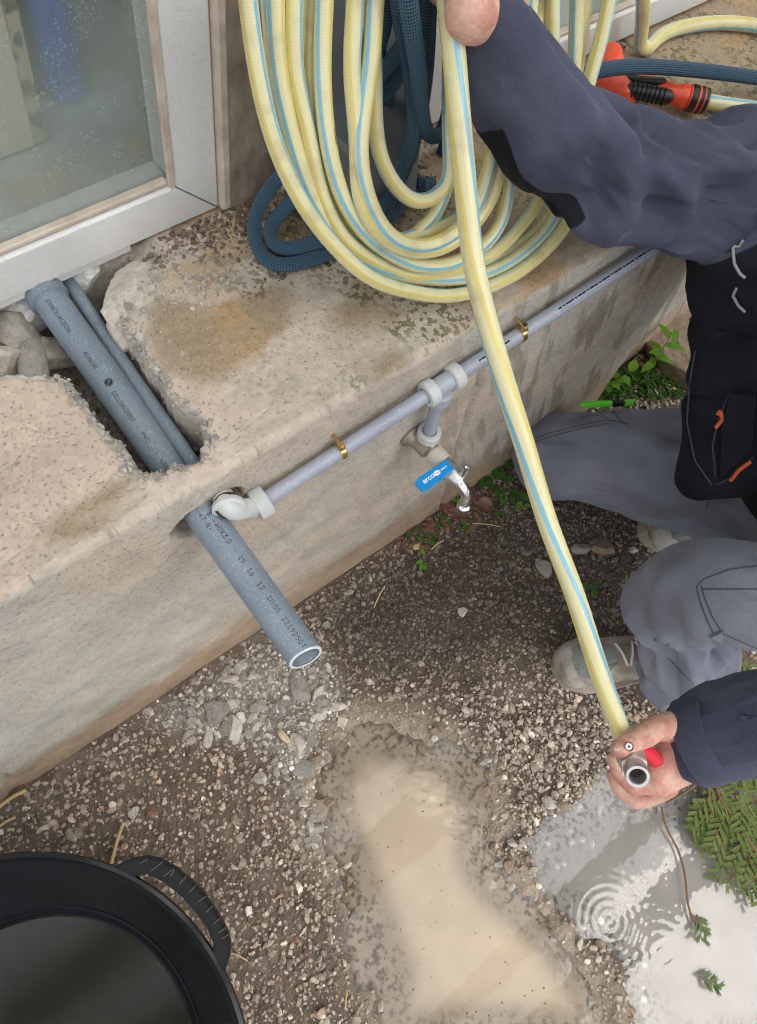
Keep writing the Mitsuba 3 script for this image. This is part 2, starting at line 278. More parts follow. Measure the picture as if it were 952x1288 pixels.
add('glazing_bead', box((0.6205, 0.579, zr + 0.0005), (2.4, 0.590, zr + 0.006), 0.002), 'bead_tan', parent=d2)
add('pane', mesh(np.array([[0.62, 0.592, zr], [2.4, 0.592, zr], [2.4, 0.592, TOPZ], [0.62, 0.592, TOPZ]]), [[0, 1, 2], [0, 2, 3]]), 'frosted_glass', parent=d2)
LEAN = 0.075                                       # door and pillar stand a little out of plumb
def lean(key):
    for k in [k for k in scene if k.startswith(key + '__')]: scene[k]['to_world'] = T([[1, 0, LEAN, -LEAN * ZT], [0, 1, 0, 0], [0, 0, 1, 0], [0, 0, 0, 1]])
lean(door); lean(pil)
# the room behind the glass
pri('room_plaster', mikit.proc(lambda p, n, uv: mi.Color3f(0.33, 0.34, 0.31) * (0.7 + 0.5 * FB(p.x * 5, p.y * 5, p.z * 5, 3))), 0.8)
pri('room_floor_paint', mikit.proc(lambda p, n, uv: mi.Color3f(0.42, 0.46, 0.44) * (0.6 + 0.7 * FB(p.x * 8, p.y * 8, 1, 3))), 0.6)
room = thing('room_shell', 'dim plastered room behind the glazed doors', 'room')
add('floor', box((-1.2, 0.70, ZT - 0.05), (2.5, 2.8, ZT - 0.005)), 'room_floor_paint', parent=room)
for nm, lo, hi in (('back_wall', (-1.2, 2.8, 0.5), (2.5, 2.9, 2.7)), ('side_wall', (-1.3, 0.66, 0.5), (-1.2, 2.9, 2.7)), ('side_wall', (2.5, 0.66, 0.5), (2.6, 2.9, 2.7)), ('ceiling', (-1.3, 0.66, 2.7), (2.6, 2.9, 2.8)), ('lintel', (-1.3, 0.592, TOPZ + 0.085), (2.6, 0.66, 2.8))):
    add(nm, box(lo, hi), 'room_plaster', parent=room)
pri('blue_plastic', (0.02, 0.11, 0.55), 0.35); pri('pale_wood', mikit.proc(lambda p, n, uv: MIX((0.50, 0.47, 0.36), (0.62, 0.60, 0.47), FB(p.x * 60, p.y * 60, p.z * 6, 3))), 0.7)
pri('speckled_edge', mikit.proc(lambda p, n, uv: MIX((0.42, 0.37, 0.24), (0.12, 0.10, 0.06), SS(0.5, 0.6, FB(p.x * 90, p.y * 90, p.z * 60, 3)))), 0.8)
bb = P(86, 116, ZT); 
bt = thing('blue_tube', 'deep blue tube standing on the floor behind the dusty glass', 'tube')
add('barrel', lathe([(0.001, 0), (0.020, 0), (0.024, 0.005), (0.024, 1.2), (0.001, 1.2)], 32, bb, (0.10, 0, 1)), 'blue_plastic', 30, parent=bt)
add('dark_sleeve', lathe([(0.001, 0), (0.016, 0), (0.018, 0.004), (0.018, 1.2), (0.001, 1.2)], 24, bb + [-0.032, 0.03, 0], (0.10, 0, 1)), 'dark_gap', 30, parent=bt)
pb = P(56, 172, ZT)
bd = thing('plank', 'pale plank with a speckled edge standing behind the dusty glass', 'plank')
up_ = nrm(np.array([0.13, 0.02, 1.0])); ax = [np.array([1.0, 0, 0]), np.array([0, 1.0, 0]), up_]
add('board_face', obox(pb + [-0.045, 0, 0] + up_ * 0.6, ax, (0.03, 0.008, 0.6)), 'pale_wood', parent=bd)
add('board_edge', obox(pb + [-0.007, 0.004, 0] + up_ * 0.6, ax, (0.0075, 0.011, 0.6)), 'speckled_edge', parent=bd)
pb2 = P(5, 150, ZT)
add('plank', obox(pb2 + [-0.06, 0.02, 0.5], [np.array([1.0, 0, 0]), np.array([0, 1, 0.0]), nrm([0.1, 0, 1])], (0.06, 0.02, 0.5)), 'pale_wood', label='cream board at the left edge behind the dusty glass', cat='plank')
# grey sheet leaning on the pillar behind the coils
def col_sheet(p, n, uv):
    s = SS(0.66, 0.8, FB(p.x * 60 + p.z * 50, p.z * 14, 3, 3)); return MIX(MIX((0.12, 0.135, 0.15), (0.19, 0.21, 0.22), FB(p.x * 12, p.y * 12, p.z * 12, 3)), (0.34, 0.36, 0.37), s * 0.5)
pri('slate_sheet', mikit.proc(col_sheet), 0.45)
s0, s1 = P(405, 322, ZT + 0.002), P(519, 249, ZT + 0.002)
t0, t1 = PY(395, -60, 0.57), PY(548, -60, 0.57)
th = np.cross(nrm(s1 - s0), nrm(t0 - s0)) * 0.004
add('metal_sheet', hull_pts([s0, s1, t0, t1, s0 + th, s1 + th, t0 + th, t1 + th]), 'slate_sheet', label='scratched slate grey sheet leaning on the pillar behind the hoses', cat='sheet')
# ---------------------------------------------------------------- the ground
gxy = lambda pts, z=0.0: Polygon([tuple(P(u, v, z)[:2]) for u, v in pts])
mud = gxy([(452, 905), (500, 915), (560, 930), (612, 975), (628, 1030), (620, 1075), (665, 1120), (730, 1180), (760, 1240), (790, 1330), (470, 1330), (470, 1230), (438, 1130), (402, 1040), (398, 975), (420, 930)])
clear = gxy([(770, 985), (700, 1040), (640, 1085), (610, 1108), (660, 1135), (725, 1165), (775, 1215), (800, 1270), (800, 1340), (1150, 1340), (1150, 900), (960, 870), (930, 850), (890, 860), (920, 940), (860, 1000)])
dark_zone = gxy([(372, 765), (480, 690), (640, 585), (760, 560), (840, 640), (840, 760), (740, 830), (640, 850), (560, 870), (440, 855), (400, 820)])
pale_zone = gxy([(190, 900), (290, 830), (372, 775), (400, 830), (450, 890), (415, 930), (398, 990), (398, 1060), (360, 1010), (320, 950), (260, 925)])
clean_zone = gxy([(560, 880), (700, 850), (800, 880), (780, 980), (690, 1040), (620, 1090), (625, 980)])
WL = -0.008
BAR = shapely.LineString([tuple(P(u, v)[:2]) for u, v in [(640, 1095), (690, 1140), (735, 1185), (770, 1235), (795, 1330)]])
def ground_z(xy):
    p3 = np.c_[xy, np.zeros(len(xy))]
    z = 0.010 * (meshkit.fbm(p3 * 6, 3, 31) - 0.5) + 0.011 * (meshkit.fbm(p3 * 26, 3, 32) - 0.5)
    w = 0.055 * (meshkit.fbm(p3 * 18, 3, 33) - 0.5) + 0.03 * (meshkit.fbm(p3 * 55, 2, 34) - 0.5)
    dm, dc = sdist(mud, xy) + w, sdist(clear, xy) + w
    z = z - 0.024 * sst(-0.055, 0.08, dm) - 0.022 * sst(-0.05, 0.03, dc)
    z += 0.022 * sst(0.06, 0.0, np.abs(sdist(pale_zone, xy) - 0.05)) * (xy[:, 1] > -0.05) * 0.5
    z += 0.020 * np.exp(-(shapely.distance(BAR, shapely.points(xy)) / 0.030) ** 2)         # a gravel bar between the two puddles
    z += 0.05 * sst(0.90, 1.15, xy[:, 0]) * sst(-0.05, 0.3, xy[:, 1])                    # the soil rises past the end of the ledge
    return z
gx = np.unique(np.r_[np.arange(-2.5, -0.75, 0.06), np.arange(-0.75, 1.25, 0.0055), np.arange(1.25, 3.2, 0.05)])
gy = np.unique(np.r_[np.arange(-2.5, -0.75, 0.06), np.arange(-0.75, 0.345, 0.0055), np.arange(0.345, 0.9, 0.02)])
GX, GY = np.meshgrid(gx, gy, indexing='ij'); gpts = np.stack([GX, GY], -1).reshape(-1, 2)
gz = ground_z(gpts)
gfine = meshkit.fbm(np.c_[gpts * 90, gz * 0], 2, 35) - 0.5
gzz = gz + 0.004 * gfine
i, j = np.meshgrid(np.arange(len(gx) - 1), np.arange(len(gy) - 1), indexing='ij'); w_ = len(gy)
q = np.stack([i * w_ + j, (i + 1) * w_ + j, (i + 1) * w_ + j + 1, i * w_ + j + 1], -1).reshape(-1, 4)
def zone_masks(xy):
    p3 = np.c_[xy, np.zeros(len(xy))]; w = 0.07 * (meshkit.fbm(p3 * 14, 3, 41) - 0.5)
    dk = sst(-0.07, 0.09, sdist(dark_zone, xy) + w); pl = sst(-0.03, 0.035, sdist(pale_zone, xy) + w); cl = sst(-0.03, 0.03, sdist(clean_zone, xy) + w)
    return dk, pl, cl
dk, pl, cl = zone_masks(gpts)
far = sst(0.95, 1.1, gpts[:, 0]); silt = sst(-0.05, 0.015, sdist(mud, gpts) + 0.07 * (meshkit.fbm(np.c_[gpts * 22, gz * 0], 3, 45) - 0.5))
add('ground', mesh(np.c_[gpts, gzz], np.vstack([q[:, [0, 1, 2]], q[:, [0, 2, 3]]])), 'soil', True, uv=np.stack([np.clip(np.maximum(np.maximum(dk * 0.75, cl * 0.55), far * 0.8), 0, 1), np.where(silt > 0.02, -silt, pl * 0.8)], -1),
    label='wet gravelly soil with muddy hollows in front of the ledge', kind='structure')
gfun = RegularGridInterpolator((gx, gy), gzz.reshape(GX.shape), bounds_error=False, fill_value=0.0)
# water in the hollows; u = how murky
def water_mat(key, mudcol, ior, amp):
    def wav(p, n, uv):
        h = amp * FB(p.x * 34, p.y * 34, 0, 3) * (0.35 + SS(0.45, 0.7, FB(p.x * 7 + 5, p.y * 7, 1, 2)))
        for cx, cy, rad_ in PATCHES:
            r = dr.sqrt(dr.square(p.x - cx) + dr.square(p.y - cy)); h += 0.0045 * SS(rad_, rad_ * 0.4, r + 0.03 * (FB(p.x * 40, p.y * 40, 2, 2) - 0.5)) * FB(p.x * 75 + p.y * 30, p.y * 45, 3, 2)
        for cx, cy, per in RINGS:
            r = dr.sqrt(dr.square(p.x - cx) + dr.square(p.y - cy)); h += 0.00003 * dr.sin(r * 6.283 / per) * SS(0.095, 0.04, r)
        return h
    scene[key] = {'type': 'blendbsdf', 'weight': mikit.proc(lambda p, n, uv: dr.clip(uv.x, 0, 1)),
        'a': {'type': 'bumpmap', 'arbitrary': mikit.proc(wav, 1e-3), 'scale': 1.0, 'bsdf': {'type': 'thindielectric', 'int_ior': ior}},
        'b': {'type': 'twosided', 'b': {'type': 'bumpmap', 'arbitrary': mikit.proc(wav, 1e-3), 'scale': 1.0, 'bsdf': {'type': 'plastic', 'int_ior': ior, 'nonlinear': False,
              'diffuse_reflectance': mikit.proc(lambda p, n, uv: MIX(mudcol[0], mudcol[1], SS(0.5, 1.0, uv.y)) * (0.82 + 0.36 * FB(p.x * 15, p.y * 15, 3, 3)) * (1 - SS(0.85, 0.2, uv.y) * 0.55 * SS(0.45, 0.75, FB(p.x * 170, p.y * 170, 5, 3))))}}}}
PATCHES = [(*P(541, 988)[:2], 0.050), (*P(586, 1030)[:2], 0.055), (*P(628, 1095)[:2], 0.04), (*P(430, 1000)[:2], 0.03)]
RINGS = [(*P(770, 1160)[:2], 0.013), (*P(836, 1200)[:2], 0.015)]
water_mat('mud_water', ((0.30, 0.25, 0.195), (0.50, 0.405, 0.30)), 1.38, 0.00025)
water_mat('clear_water', ((0.30, 0.28, 0.255), (0.32, 0.30, 0.275)), 1.62, 0.0003)
def puddle(key, poly, mat, label, murk):
    b = poly.buffer(0.08).bounds; ax_ = np.arange(b[0], b[2], 0.006); ay = np.arange(b[1], b[3], 0.006)
    X, Y = np.meshgrid(ax_, ay, indexing='ij'); xy = np.stack([X, Y], -1).reshape(-1, 2)
    z = gfun(xy); other = clear if poly is mud else mud
    keep = (sdist(poly, xy) > -0.075) & (z < WL + 0.010) & ((sdist(poly, xy) >= sdist(other, xy)))
    i, j = np.meshgrid(np.arange(len(ax_) - 1), np.arange(len(ay) - 1), indexing='ij'); w = len(ay)
    q = np.stack([i * w + j, (i + 1) * w + j, (i + 1) * w + j + 1, i * w + j + 1], -1).reshape(-1, 4)
    q = q[keep[q].any(1)]; used = np.unique(q); re = np.full(len(xy), -1); re[used] = np.arange(len(used)); q = re[q]
    s = sst(-0.01, 0.10, sdist(poly, xy)[used])
    uv = np.stack([murk[0] + (murk[1] - murk[0]) * sst(-0.001, murk[2], WL - z[used]), s], -1)
    add(key, mesh(np.c_[xy[used], np.full(len(used), WL)], np.vstack([q[:, [0, 1, 2]], q[:, [0, 2, 3]]])), mat, True, uv=uv, label=label, kind='structure')
puddle('puddle', mud, 'mud_water', 'muddy beige puddle below the drain pipe', (0.15, 0.97, 0.006))
puddle('puddle', clear, 'clear_water', 'shallow puddle mirroring the bright sky beside the cypress branch', (0.30, 0.86, 0.006))

# gravel: many small angular stones, coloured by zone
ico = trimesh.creation.icosahedron()
variants = []
for k in range(24):
    r = np.random.default_rng(100 + k); v = ico.vertices * r.uniform(0.72, 1.18, (12, 1)) * np.array([r.uniform(0.8, 1.25), r.uniform(0.65, 1.0), r.uniform(0.45, 0.75)]); variants.append(v)
variants = np.array(variants)
def scatter(key, n, region, size, density, colour, label, sink=0.25, zf=None, seed=0):
    r = np.random.default_rng(seed); xy = np.c_[r.uniform(region[0], region[1], n), r.uniform(region[2], region[3], n)]
    keep = r.uniform(size=n) < density(xy); xy = xy[keep]; n = len(xy)
    s = size(r, xy) / 2; V = variants[r.integers(0, 24, n)]
    a = r.uniform(0, 6.283, n); tl = r.normal(0, 0.35, (n, 2)); c, sn = np.cos(a), np.sin(a)
    W = np.stack([V[..., 0] * c[:, None] - V[..., 1] * sn[:, None], V[..., 0] * sn[:, None] + V[..., 1] * c[:, None], V[..., 2] + V[..., 0] * tl[:, :1] + V[..., 1] * tl[:, 1:]], -1) * s[:, None, None]
    z = (zf or gfun)(xy) + s * (0.5 - sink * r.uniform(0.4, 2.2, n))
    W += np.c_[xy, z][:, None]
    f = (ico.faces[None] + (np.arange(n) * 12)[:, None, None]).reshape(-1, 3)
    C_ = np.repeat(colour(r, xy), 12, 0) * np.tile(r.uniform(0.9, 1.1, (1, 1)), (n * 12, 1))
    add(key, mesh(W.reshape(-1, 3), f), 'stone_paint', False, color=np.clip(C_, 0.01, 0.9), label=label, kind='stuff')
    print(key, n)
def dens_g(xy):
    z = gfun(xy); d = np.clip(1 - 0.97 * sst(-0.002, 0.012, WL - z), 0.0, 1); d *= 1 - 0.75 * sst(-0.045, 0.01, sdist(mud, xy) + 0.06 * (meshkit.fbm(np.c_[xy * 22, xy[:, 0] * 0], 3, 45) - 0.5)); d *= xy[:, 1] < YF - 0.004
    dk, pl, cl = zone_masks(xy)
    vis = (xy[:, 0] > -0.7) & (xy[:, 0] < 1.35)
    return d * vis * np.clip(0.50 + 0.35 * cl + 0.3 * pl + 0.2 * dk + 0.4 * (meshkit.fbm(np.c_[xy * 9, xy[:, 0] * 0], 2, 51) - 0.5), 0, 1)
def size_g(r, xy):
    dk, pl, cl = zone_masks(xy); s = np.exp(r.normal(math.log(0.0060), 0.36, len(xy))); s *= 1 + 0.12 * cl
    return np.clip(np.where(r.uniform(size=len(xy)) < 0.006 + 0.05 * pl, s * 2.0, s), 0.003, 0.021)
def colour_g(r, xy):
    dk, pl, cl = zone_masks(xy); n = len(xy); t = r.uniform(size=(n, 1))
    base = np.array([0.29, 0.225, 0.17]) * (1 - t) + np.array([0.40, 0.345, 0.285]) * t
    base = np.where(r.uniform(size=(n, 1)) < 0.03, [[0.50, 0.45, 0.38]], base); base = np.where(r.uniform(size=(n, 1)) < 0.03, [[0.32, 0.19, 0.13]], base)
    g = np.array([0.25, 0.205, 0.16]) * (1 - t) + np.array([0.40, 0.345, 0.28]) * t
    base = base * (1 - cl[:, None]) + g * cl[:, None]
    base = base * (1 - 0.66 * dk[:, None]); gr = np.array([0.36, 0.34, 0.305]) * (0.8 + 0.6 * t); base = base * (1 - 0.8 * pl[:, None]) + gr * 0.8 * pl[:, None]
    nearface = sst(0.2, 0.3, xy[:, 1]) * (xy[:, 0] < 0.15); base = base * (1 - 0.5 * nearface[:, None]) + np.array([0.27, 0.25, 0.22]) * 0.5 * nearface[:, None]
    sl = (0.7 * sst(-0.05, 0.015, sdist(mud, xy)))[:, None]; base = base * (1 - sl) + np.array([0.36, 0.30, 0.235]) * sl
    return base * np.exp(r.normal(0, 0.30, (n, 1)))
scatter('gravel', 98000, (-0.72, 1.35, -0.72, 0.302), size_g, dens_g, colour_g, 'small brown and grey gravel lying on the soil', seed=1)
# ---------------------------------------------------------------- pipes
def col_pvc(p, n, uv):
    d = SS(0.74, 0.84, N(p.x * 800, p.y * 800, p.z * 800)); a = FB(p.x * 25, p.y * 25, p.z * 25, 3)
    c = MIX((0.145, 0.185, 0.225), (0.195, 0.24, 0.285), a); return MIX(c, (0.42, 0.46, 0.48), d * 0.45)
pri('pvc_grey', mikit.proc(col_pvc), 0.42, specular=0.45)
pri('pvc_cut', (0.55, 0.60, 0.63), 0.5)
pri('print_ink', (0.02, 0.025, 0.03), 0.6)
A0 = PY(384.5, 827, 0.124); A1 = PY(255, 646, YF); 
ax0 = nrm(A1 - A0); RP = 0.0182
A2 = PY(52, 366, 0.603)
L_ = (A2 - A0) @ ax0
dr_ = thing('drain_pipe', 'thick grey plastic drain pipe lying in the channel and sticking out of the ledge face', 'pipe')
A2 = A0 + ax0 * L_
print('pipe dir', ax0, A0, A1, A2, L_)
def slant(m):                                       # the free end is sawn off aslant
    q = m.vertices - A0; k = (q @ ax0 < 0.01) * 1.0; m.vertices = m.vertices + (k * (0.36 * q[:, 2] - 0.16 * q[:, 0]))[:, None] * ax0; return m
add('pipe_wall', slant(lathe([(RP - 0.003, 0.0008), (RP - 0.0008, 0), (RP, 0.0008), (RP, 0.012), (RP, L_), (RP - 0.003, L_), (RP - 0.003, 0.012), (RP - 0.003, 0.0008)], 64, A0, ax0)), 'pvc_grey', 30, parent=dr_)
add('cut_rim', slant(lathe([(RP - 0.0032, -0.0004), (RP - 0.0029, -0.0007), (RP - 0.0007, -0.0007), (RP - 0.0002, 0.0004)], 64, A0, ax0)), 'pvc_cut', 30, parent=dr_)
add('socket_collar', lathe([(RP + 0.0003, -0.006), (RP + 0.0035, -0.004), (RP + 0.0035, 0.02), (RP + 0.0003, 0.022)], 64, A0 + ax0 * (L_ - 0.012), ax0), 'pvc_grey', 30, parent=dr_)
toeye = lambda p: nrm((EYE - p) - ax0 * ((EYE - p) @ ax0))
def wrap_text(s, h, at_, side, dirn, r, ang=0.0):
    """lettering laid round a pipe, reading along dirn from the point at_ on its axis"""
    t = meshkit.text_mesh(s, h, 0.0002); v = t.vertices; w = np.cross(side, dirn); a = -v[:, 1] / r + h / 2 / r + ang
    t.vertices = at_ + v[:, :1] * dirn + (r + 0.00005 + v[:, 2:3]) * (np.cos(a)[:, None] * side - np.sin(a)[:, None] * w)
    return t
down = -ax0
def along(y): return A0 + ax0 * ((y - A0[1]) / ax0[1])
sd_ = toeye(along(0.35))
for txt, y in (('EVACUACION', 0.578), ('-', 0.522), ('AENOR', 0.508), ('001/003007', 0.456), ('-', 0.412), ('PVC', 0.403), ('-', 0.378), ('UNE', 0.368), ('EN', 0.3485), ('12501', 0.336), ('-D-47-8-', 0.305 + 0.008)):
    if y > 0.30: add('printing', wrap_text(txt, 0.0047, along(y), sd_, down, RP, 0.12), 'print_ink', parent=dr_)
mk = cat_([obox(along(0.4665) + 0 * down, [down, np.cross(sd_, down), sd_], (0.004, 0.0045, 0.0001)), ]); 
g = np.array([[i_ * 0.0016, j_ * 0.0016] for i_ in range(-2, 3) for j_ in range(-2, 3) if (i_ * 7 + j_ * 3) % 4])
add('printing', cat_([obox(along(0.4665) + down * a_ + np.cross(sd_, down) * b_ + sd_ * (RP + 0.0002 - b_ ** 2 / 2 / RP), [down, np.cross(sd_, down), sd_], (0.0009, 0.0009, 0.00012), 0.00003) for a_, b_ in g]), 'print_ink', parent=dr_)
for txt, y in (('8', 0.297), ('-40X3.0', 0.288), ('-', 0.252), ('25', 0.243), ('16', 0.2275), ('12', 0.2105), ('10:55', 0.194), ('12192507', 0.1685)):
    add('printing', wrap_text(txt, 0.0052, along(y), sd_, down, RP, -0.28), 'print_ink', parent=dr_)
B0, B1, B2 = PY(86, 352, 0.606) + [0, 0, -0.004], P(151, 450, 0.588), P(235, 571, 0.582)
tp, tuv = tube(spline([B0 + (B0 - B1) * 0.1, B0, B1, P(195, 513, 0.585), B2, B2 + (B2 - B1) * 0.25], 0.01), 0.0072, 24)
th_ = thing('thin_pipe', 'thin grey plastic pipe running beside the thick drain pipe in the channel', 'pipe')
add('pipe_wall', tp, 'pvc_grey', 40, parent=th_)
# water pipe on the face
def col_pe(p, n, uv):
    d = SS(0.76, 0.84, N(p.x * 800, p.y * 800, p.z * 800)); return MIX((0.36, 0.395, 0.47), (0.24, 0.27, 0.33), FB(p.x * 30, p.y * 30, p.z * 30, 3)) * (1 + 0.4 * d)
pri('water_pipe_grey', mikit.proc(col_pe), 0.4); pri('fitting_white', mikit.proc(lambda p, n, uv: MIX((0.56, 0.59, 0.58), (0.43, 0.45, 0.44), FB(p.x * 60, p.y * 60, p.z * 60, 3))), 0.45)
pri('fitting_grey', (0.34, 0.38, 0.43), 0.42)
pri('brass', mikit.proc(lambda p, n, uv: MIX((0.75, 0.52, 0.20), (0.42, 0.28, 0.10), FB(p.x * 200, p.y * 200, p.z * 200, 2))), 0.28, metallic=1.0)
pri('old_brass', (0.36, 0.31, 0.24), 0.45, metallic=0.7); pri('steel', (0.10, 0.10, 0.10), 0.5, metallic=0.8)
pri('chrome', mikit.proc(lambda p, n, uv: MIX((0.62, 0.62, 0.61), (0.78, 0.78, 0.77), FB(p.x * 90, p.y * 90, p.z * 90, 2))), 0.22, metallic=1.0)
YP = 0.288
W0, W1 = PY(336, 627, YP), PY(836, 302, YP); wd = nrm(W1 - W0); W2 = W0 + wd * 0.80; rw = 0.0085
wl = lambda u: W0 + wd * ((PY(u, 0, YP)[0] - W0[0]) if False else 0)
def onpipe(u, v): q = PY(u, v, YP); return W0 + wd * ((q - W0) @ wd)
wp = thing('water_pipe', 'slim pale grey water pipe clipped along the ledge face with a tee above the tap', 'pipe')
add('pipe_run', tube([W0, W2], rw, 28)[0], 'water_pipe_grey', 40, parent=wp)
dot = cat_([obox(onpipe(u, 627 + (u - 336) * (302 - 627) / 500) + (rw + 0.0001) * nrm((EYE - W0) - wd * ((EYE - W0) @ wd)), [wd, basis(wd)[0], basis(wd)[1]], (0.0012 + 0.001 * ((int(u) * 7) % 3), 0.0009, 0.0009), 0.0001) for u in list(range(600, 640, 4)) + list(range(700, 830, 5))])
add('printing', dot, 'print_ink', parent=wp)
E0, E1 = PY(288, 633, 0.296), PY(316, 634, YP)
elb = spline([PY(281, 624, 0.306), PY(284, 634, 0.290), PY(293, 641, 0.283), PY(306, 640, 0.284), W0 - wd * 0.016, W0], 0.003)
add('elbow', tube(elb, 0.0108, 24)[0], 'fitting_white', 50, parent=wp)
el0 = PY(287, 637, 0.289); add('elbow_flange', lathe([(0.001, 0), (0.0165, 0), (0.0175, 0.002), (0.0175, 0.006), (0.015, 0.008), (0.001, 0.008)], 40, el0 + [0.001, 0.001, 0], nrm([-0.35, -0.9, 0.25])), 'fitting_white', 35, parent=wp)
add('wall_stub', tube([PY(278, 626, 0.320), PY(286, 636, 0.287)], 0.0135, 24)[0], 'dark_gap', 40, parent=wp)
def nut(c, axis, r, L, ribs, mat='fitting_white', key='compression_nut'):
    m = [lathe([(rw + 0.001, -L / 2), (r - 0.0015, -L / 2), (r, -L / 2 + 0.0015), (r, L / 2 - 0.0015), (r - 0.0015, L / 2), (rw + 0.001, L / 2)], 48, c, axis)]
    if ribs:
        u, v, w = basis(axis)
        for k in range(36):
            a = k * 2 * np.pi / 36; d = u * math.cos(a) + v * math.sin(a); m.append(obox(c + d * (r + 0.0001), [np.cross(w, d), w, d], (0.0005, L * 0.42, 0.0005), 0.0002))
    add(key, cat_(m), mat, 35, parent=wp)
nut(onpipe(326, 628), wd, 0.0165, 0.017, True)
T1, T2 = onpipe(541, 492), onpipe(573, 470); tm = (T1 + T2) / 2
nut(T1, wd, 0.0160, 0.014, False); nut(T2, wd, 0.0160, 0.014, False)
add('tee_body', tube([T1, T2], 0.0115, 28)[0], 'fitting_grey', 40, parent=wp)
TAPX = tm[0]; tapc = np.array([TAPX, 0.284, PY(540, 548, 0.284)[2]])
print('tee', tm, 'tap', tapc)
dn = nrm(tapc - tm)
add('tee_branch', lathe([(0.0115, 0), (0.0115, 0.012), (0.0155, 0.013), (0.0155, 0.027), (0.009, 0.027)], 36, tm, dn), 'fitting_grey', 35, parent=wp)
add('drop_pipe', tube([tm + dn * 0.01, tapc], rw, 24)[0], 'water_pipe_grey', 40, parent=wp)
nut(tapc - dn * 0.006, dn, 0.0155, 0.016, False)
for u, v in ((428, 557), (660, 405)):
    c = onpipe(u, v); m = [tube([c - wd * 0.003, c + wd * 0.003], rw + 0.0016, 28)[0]]
    upv = nrm(np.cross(wd, [0, 1, 0])); upv = upv if upv[2] > 0 else -upv
    m += [obox(c + upv * (rw + 0.006) + np.array([0, -0.002, 0]), [wd, np.array([0, 1.0, 0]), upv], (0.0034, 0.003, 0.0055), 0.0006), tube([c + upv * (rw + 0.007) + [0, -0.007, 0], c + upv * (rw + 0.007) + [0, 0.014, 0]], 0.0022, 10)[0]]
    m += [tube([c - upv * (rw + 0.003) + [0, -0.004, 0], c - upv * (rw + 0.003) + [0, 0.014, 0]], 0.0022, 10)[0]]
    add('pipe_clamp', cat_(m), 'brass', 30, parent=wp)
# tap
tap = thing('tap', 'chrome garden tap with a bright blue lever under the tee of the water pipe', 'tap')
fl = np.array([tapc[0] - 0.012, YF - 0.003, tapc[2] - 0.012]); out = nrm([0.02, -1, 0.02])
add('wall_flange', lathe([(0.001, -0.004), (0.017, -0.004), (0.018, 0.000), (0.014, 0.004), (0.010, 0.009), (0.009, 0.03), (0.001, 0.03)], 36, fl, out), 'old_brass', 35, parent=tap)
add('elbow', tube(spline([tapc + dn * 0.001, tapc + dn * 0.010, tapc + dn * 0.018 + [0, -0.008, 0], tapc + dn * 0.020 + [0, -0.020, 0]], 0.003), 0.0110, 24)[0], 'old_brass', 40, parent=tap)
c = tapc + dn * 0.020 + np.array([0, -0.016, 0])
pri('chrome_dull', mikit.proc(lambda p, n, uv: MIX((0.42, 0.42, 0.41), (0.66, 0.66, 0.65), FB(p.x * 120, p.y * 120, p.z * 120, 2))), 0.32, metallic=0.75)
pri('limescale', (0.50, 0.47, 0.42), 0.7)
add('collar', lathe([(0.001, 0), (0.0135, 0), (0.0140, 0.002), (0.0140, 0.018), (0.012, 0.020), (0.001, 0.020)], 36, c, out), 'limescale', 35, parent=tap)
c2 = c + out * 0.020
hexv = [(0.001, 0), (0.0145, 0), (0.0145, 0.007), (0.001, 0.007)]
add('hex_nut', lathe(hexv, 6, c2, out), 'chrome', False, parent=tap)
add('valve_body', lathe([(0.001, 0.006), (0.0105, 0.006), (0.0125, 0.012), (0.0125, 0.022), (0.010, 0.027), (0.008, 0.033), (0.001, 0.033)], 36, c2, out), 'chrome_dull', 35, parent=tap)
sp = spline([c2 + out * 0.026, c2 + out * 0.038, c2 + out * 0.049 + [0, 0, -0.008], c2 + out * 0.053 + [0, 0, -0.024], c2 + out * 0.054 + [0, 0, -0.034]], 0.003)
add('spout', tube(sp, np.linspace(0.0078, 0.0066, len(sp)), 24)[0], 'chrome', 50, parent=tap)
add('spout_ring', lathe([(0.006, 0.002), (0.009, 0.001), (0.0098, 0), (0.0098, -0.006), (0.0085, -0.008), (0.006, -0.008), (0.005, 0.001)], 32, sp[-1]), 'chrome', 35, parent=tap)
st = c2 + out * 0.030 + np.array([0.007, 0, 0.006])
add('drain_boss', tube([st, st + np.array([0.004, 0.002, 0.012])], 0.0055, 20)[0], 'chrome', 40, parent=tap)
add('boss_cap', lathe([(0.0028, 0.0), (0.0066, 0.0), (0.0066, 0.004), (0.0028, 0.004), (0.0028, 0.0)], 28, st + np.array([0.004, 0.002, 0.011]), nrm([0.3, 0.1, 0.9])), 'chrome', 35, parent=tap)
lv0 = c2 + out * 0.012 + np.array([-0.008, 0, 0.015]); ld = nrm([-1, -0.02, -0.06]); lu = nrm([0, 0.15, 1.0]); lw = np.cross(lu, ld)
add('lever_stem', tube([c2 + out * 0.014, lv0 + ld * 0.002], 0.004, 14)[0], 'chrome', 40, parent=tap)
pri('lever_blue', (0.004, 0.27, 0.68), 0.3, clearcoat=0.4)
sh = Polygon([(-0.004, -0.007), (0.040, -0.0085), (0.046, -0.006), (0.046, 0.006), (0.040, 0.0085), (-0.004, 0.007)]).buffer(0.0012)
lvm = trimesh.creation.extrude_polygon(sh, 0.0055, engine='earcut'); lvm.vertices = lv0 + lvm.vertices @ np.array([ld, lw, lu])
add('lever', lvm, 'lever_blue', 30, parent=tap)
pri('white_print', (0.85, 0.87, 0.88), 0.5)
tx = meshkit.text_mesh('arco', 0.0062, 0.0002, True); tv = tx.vertices
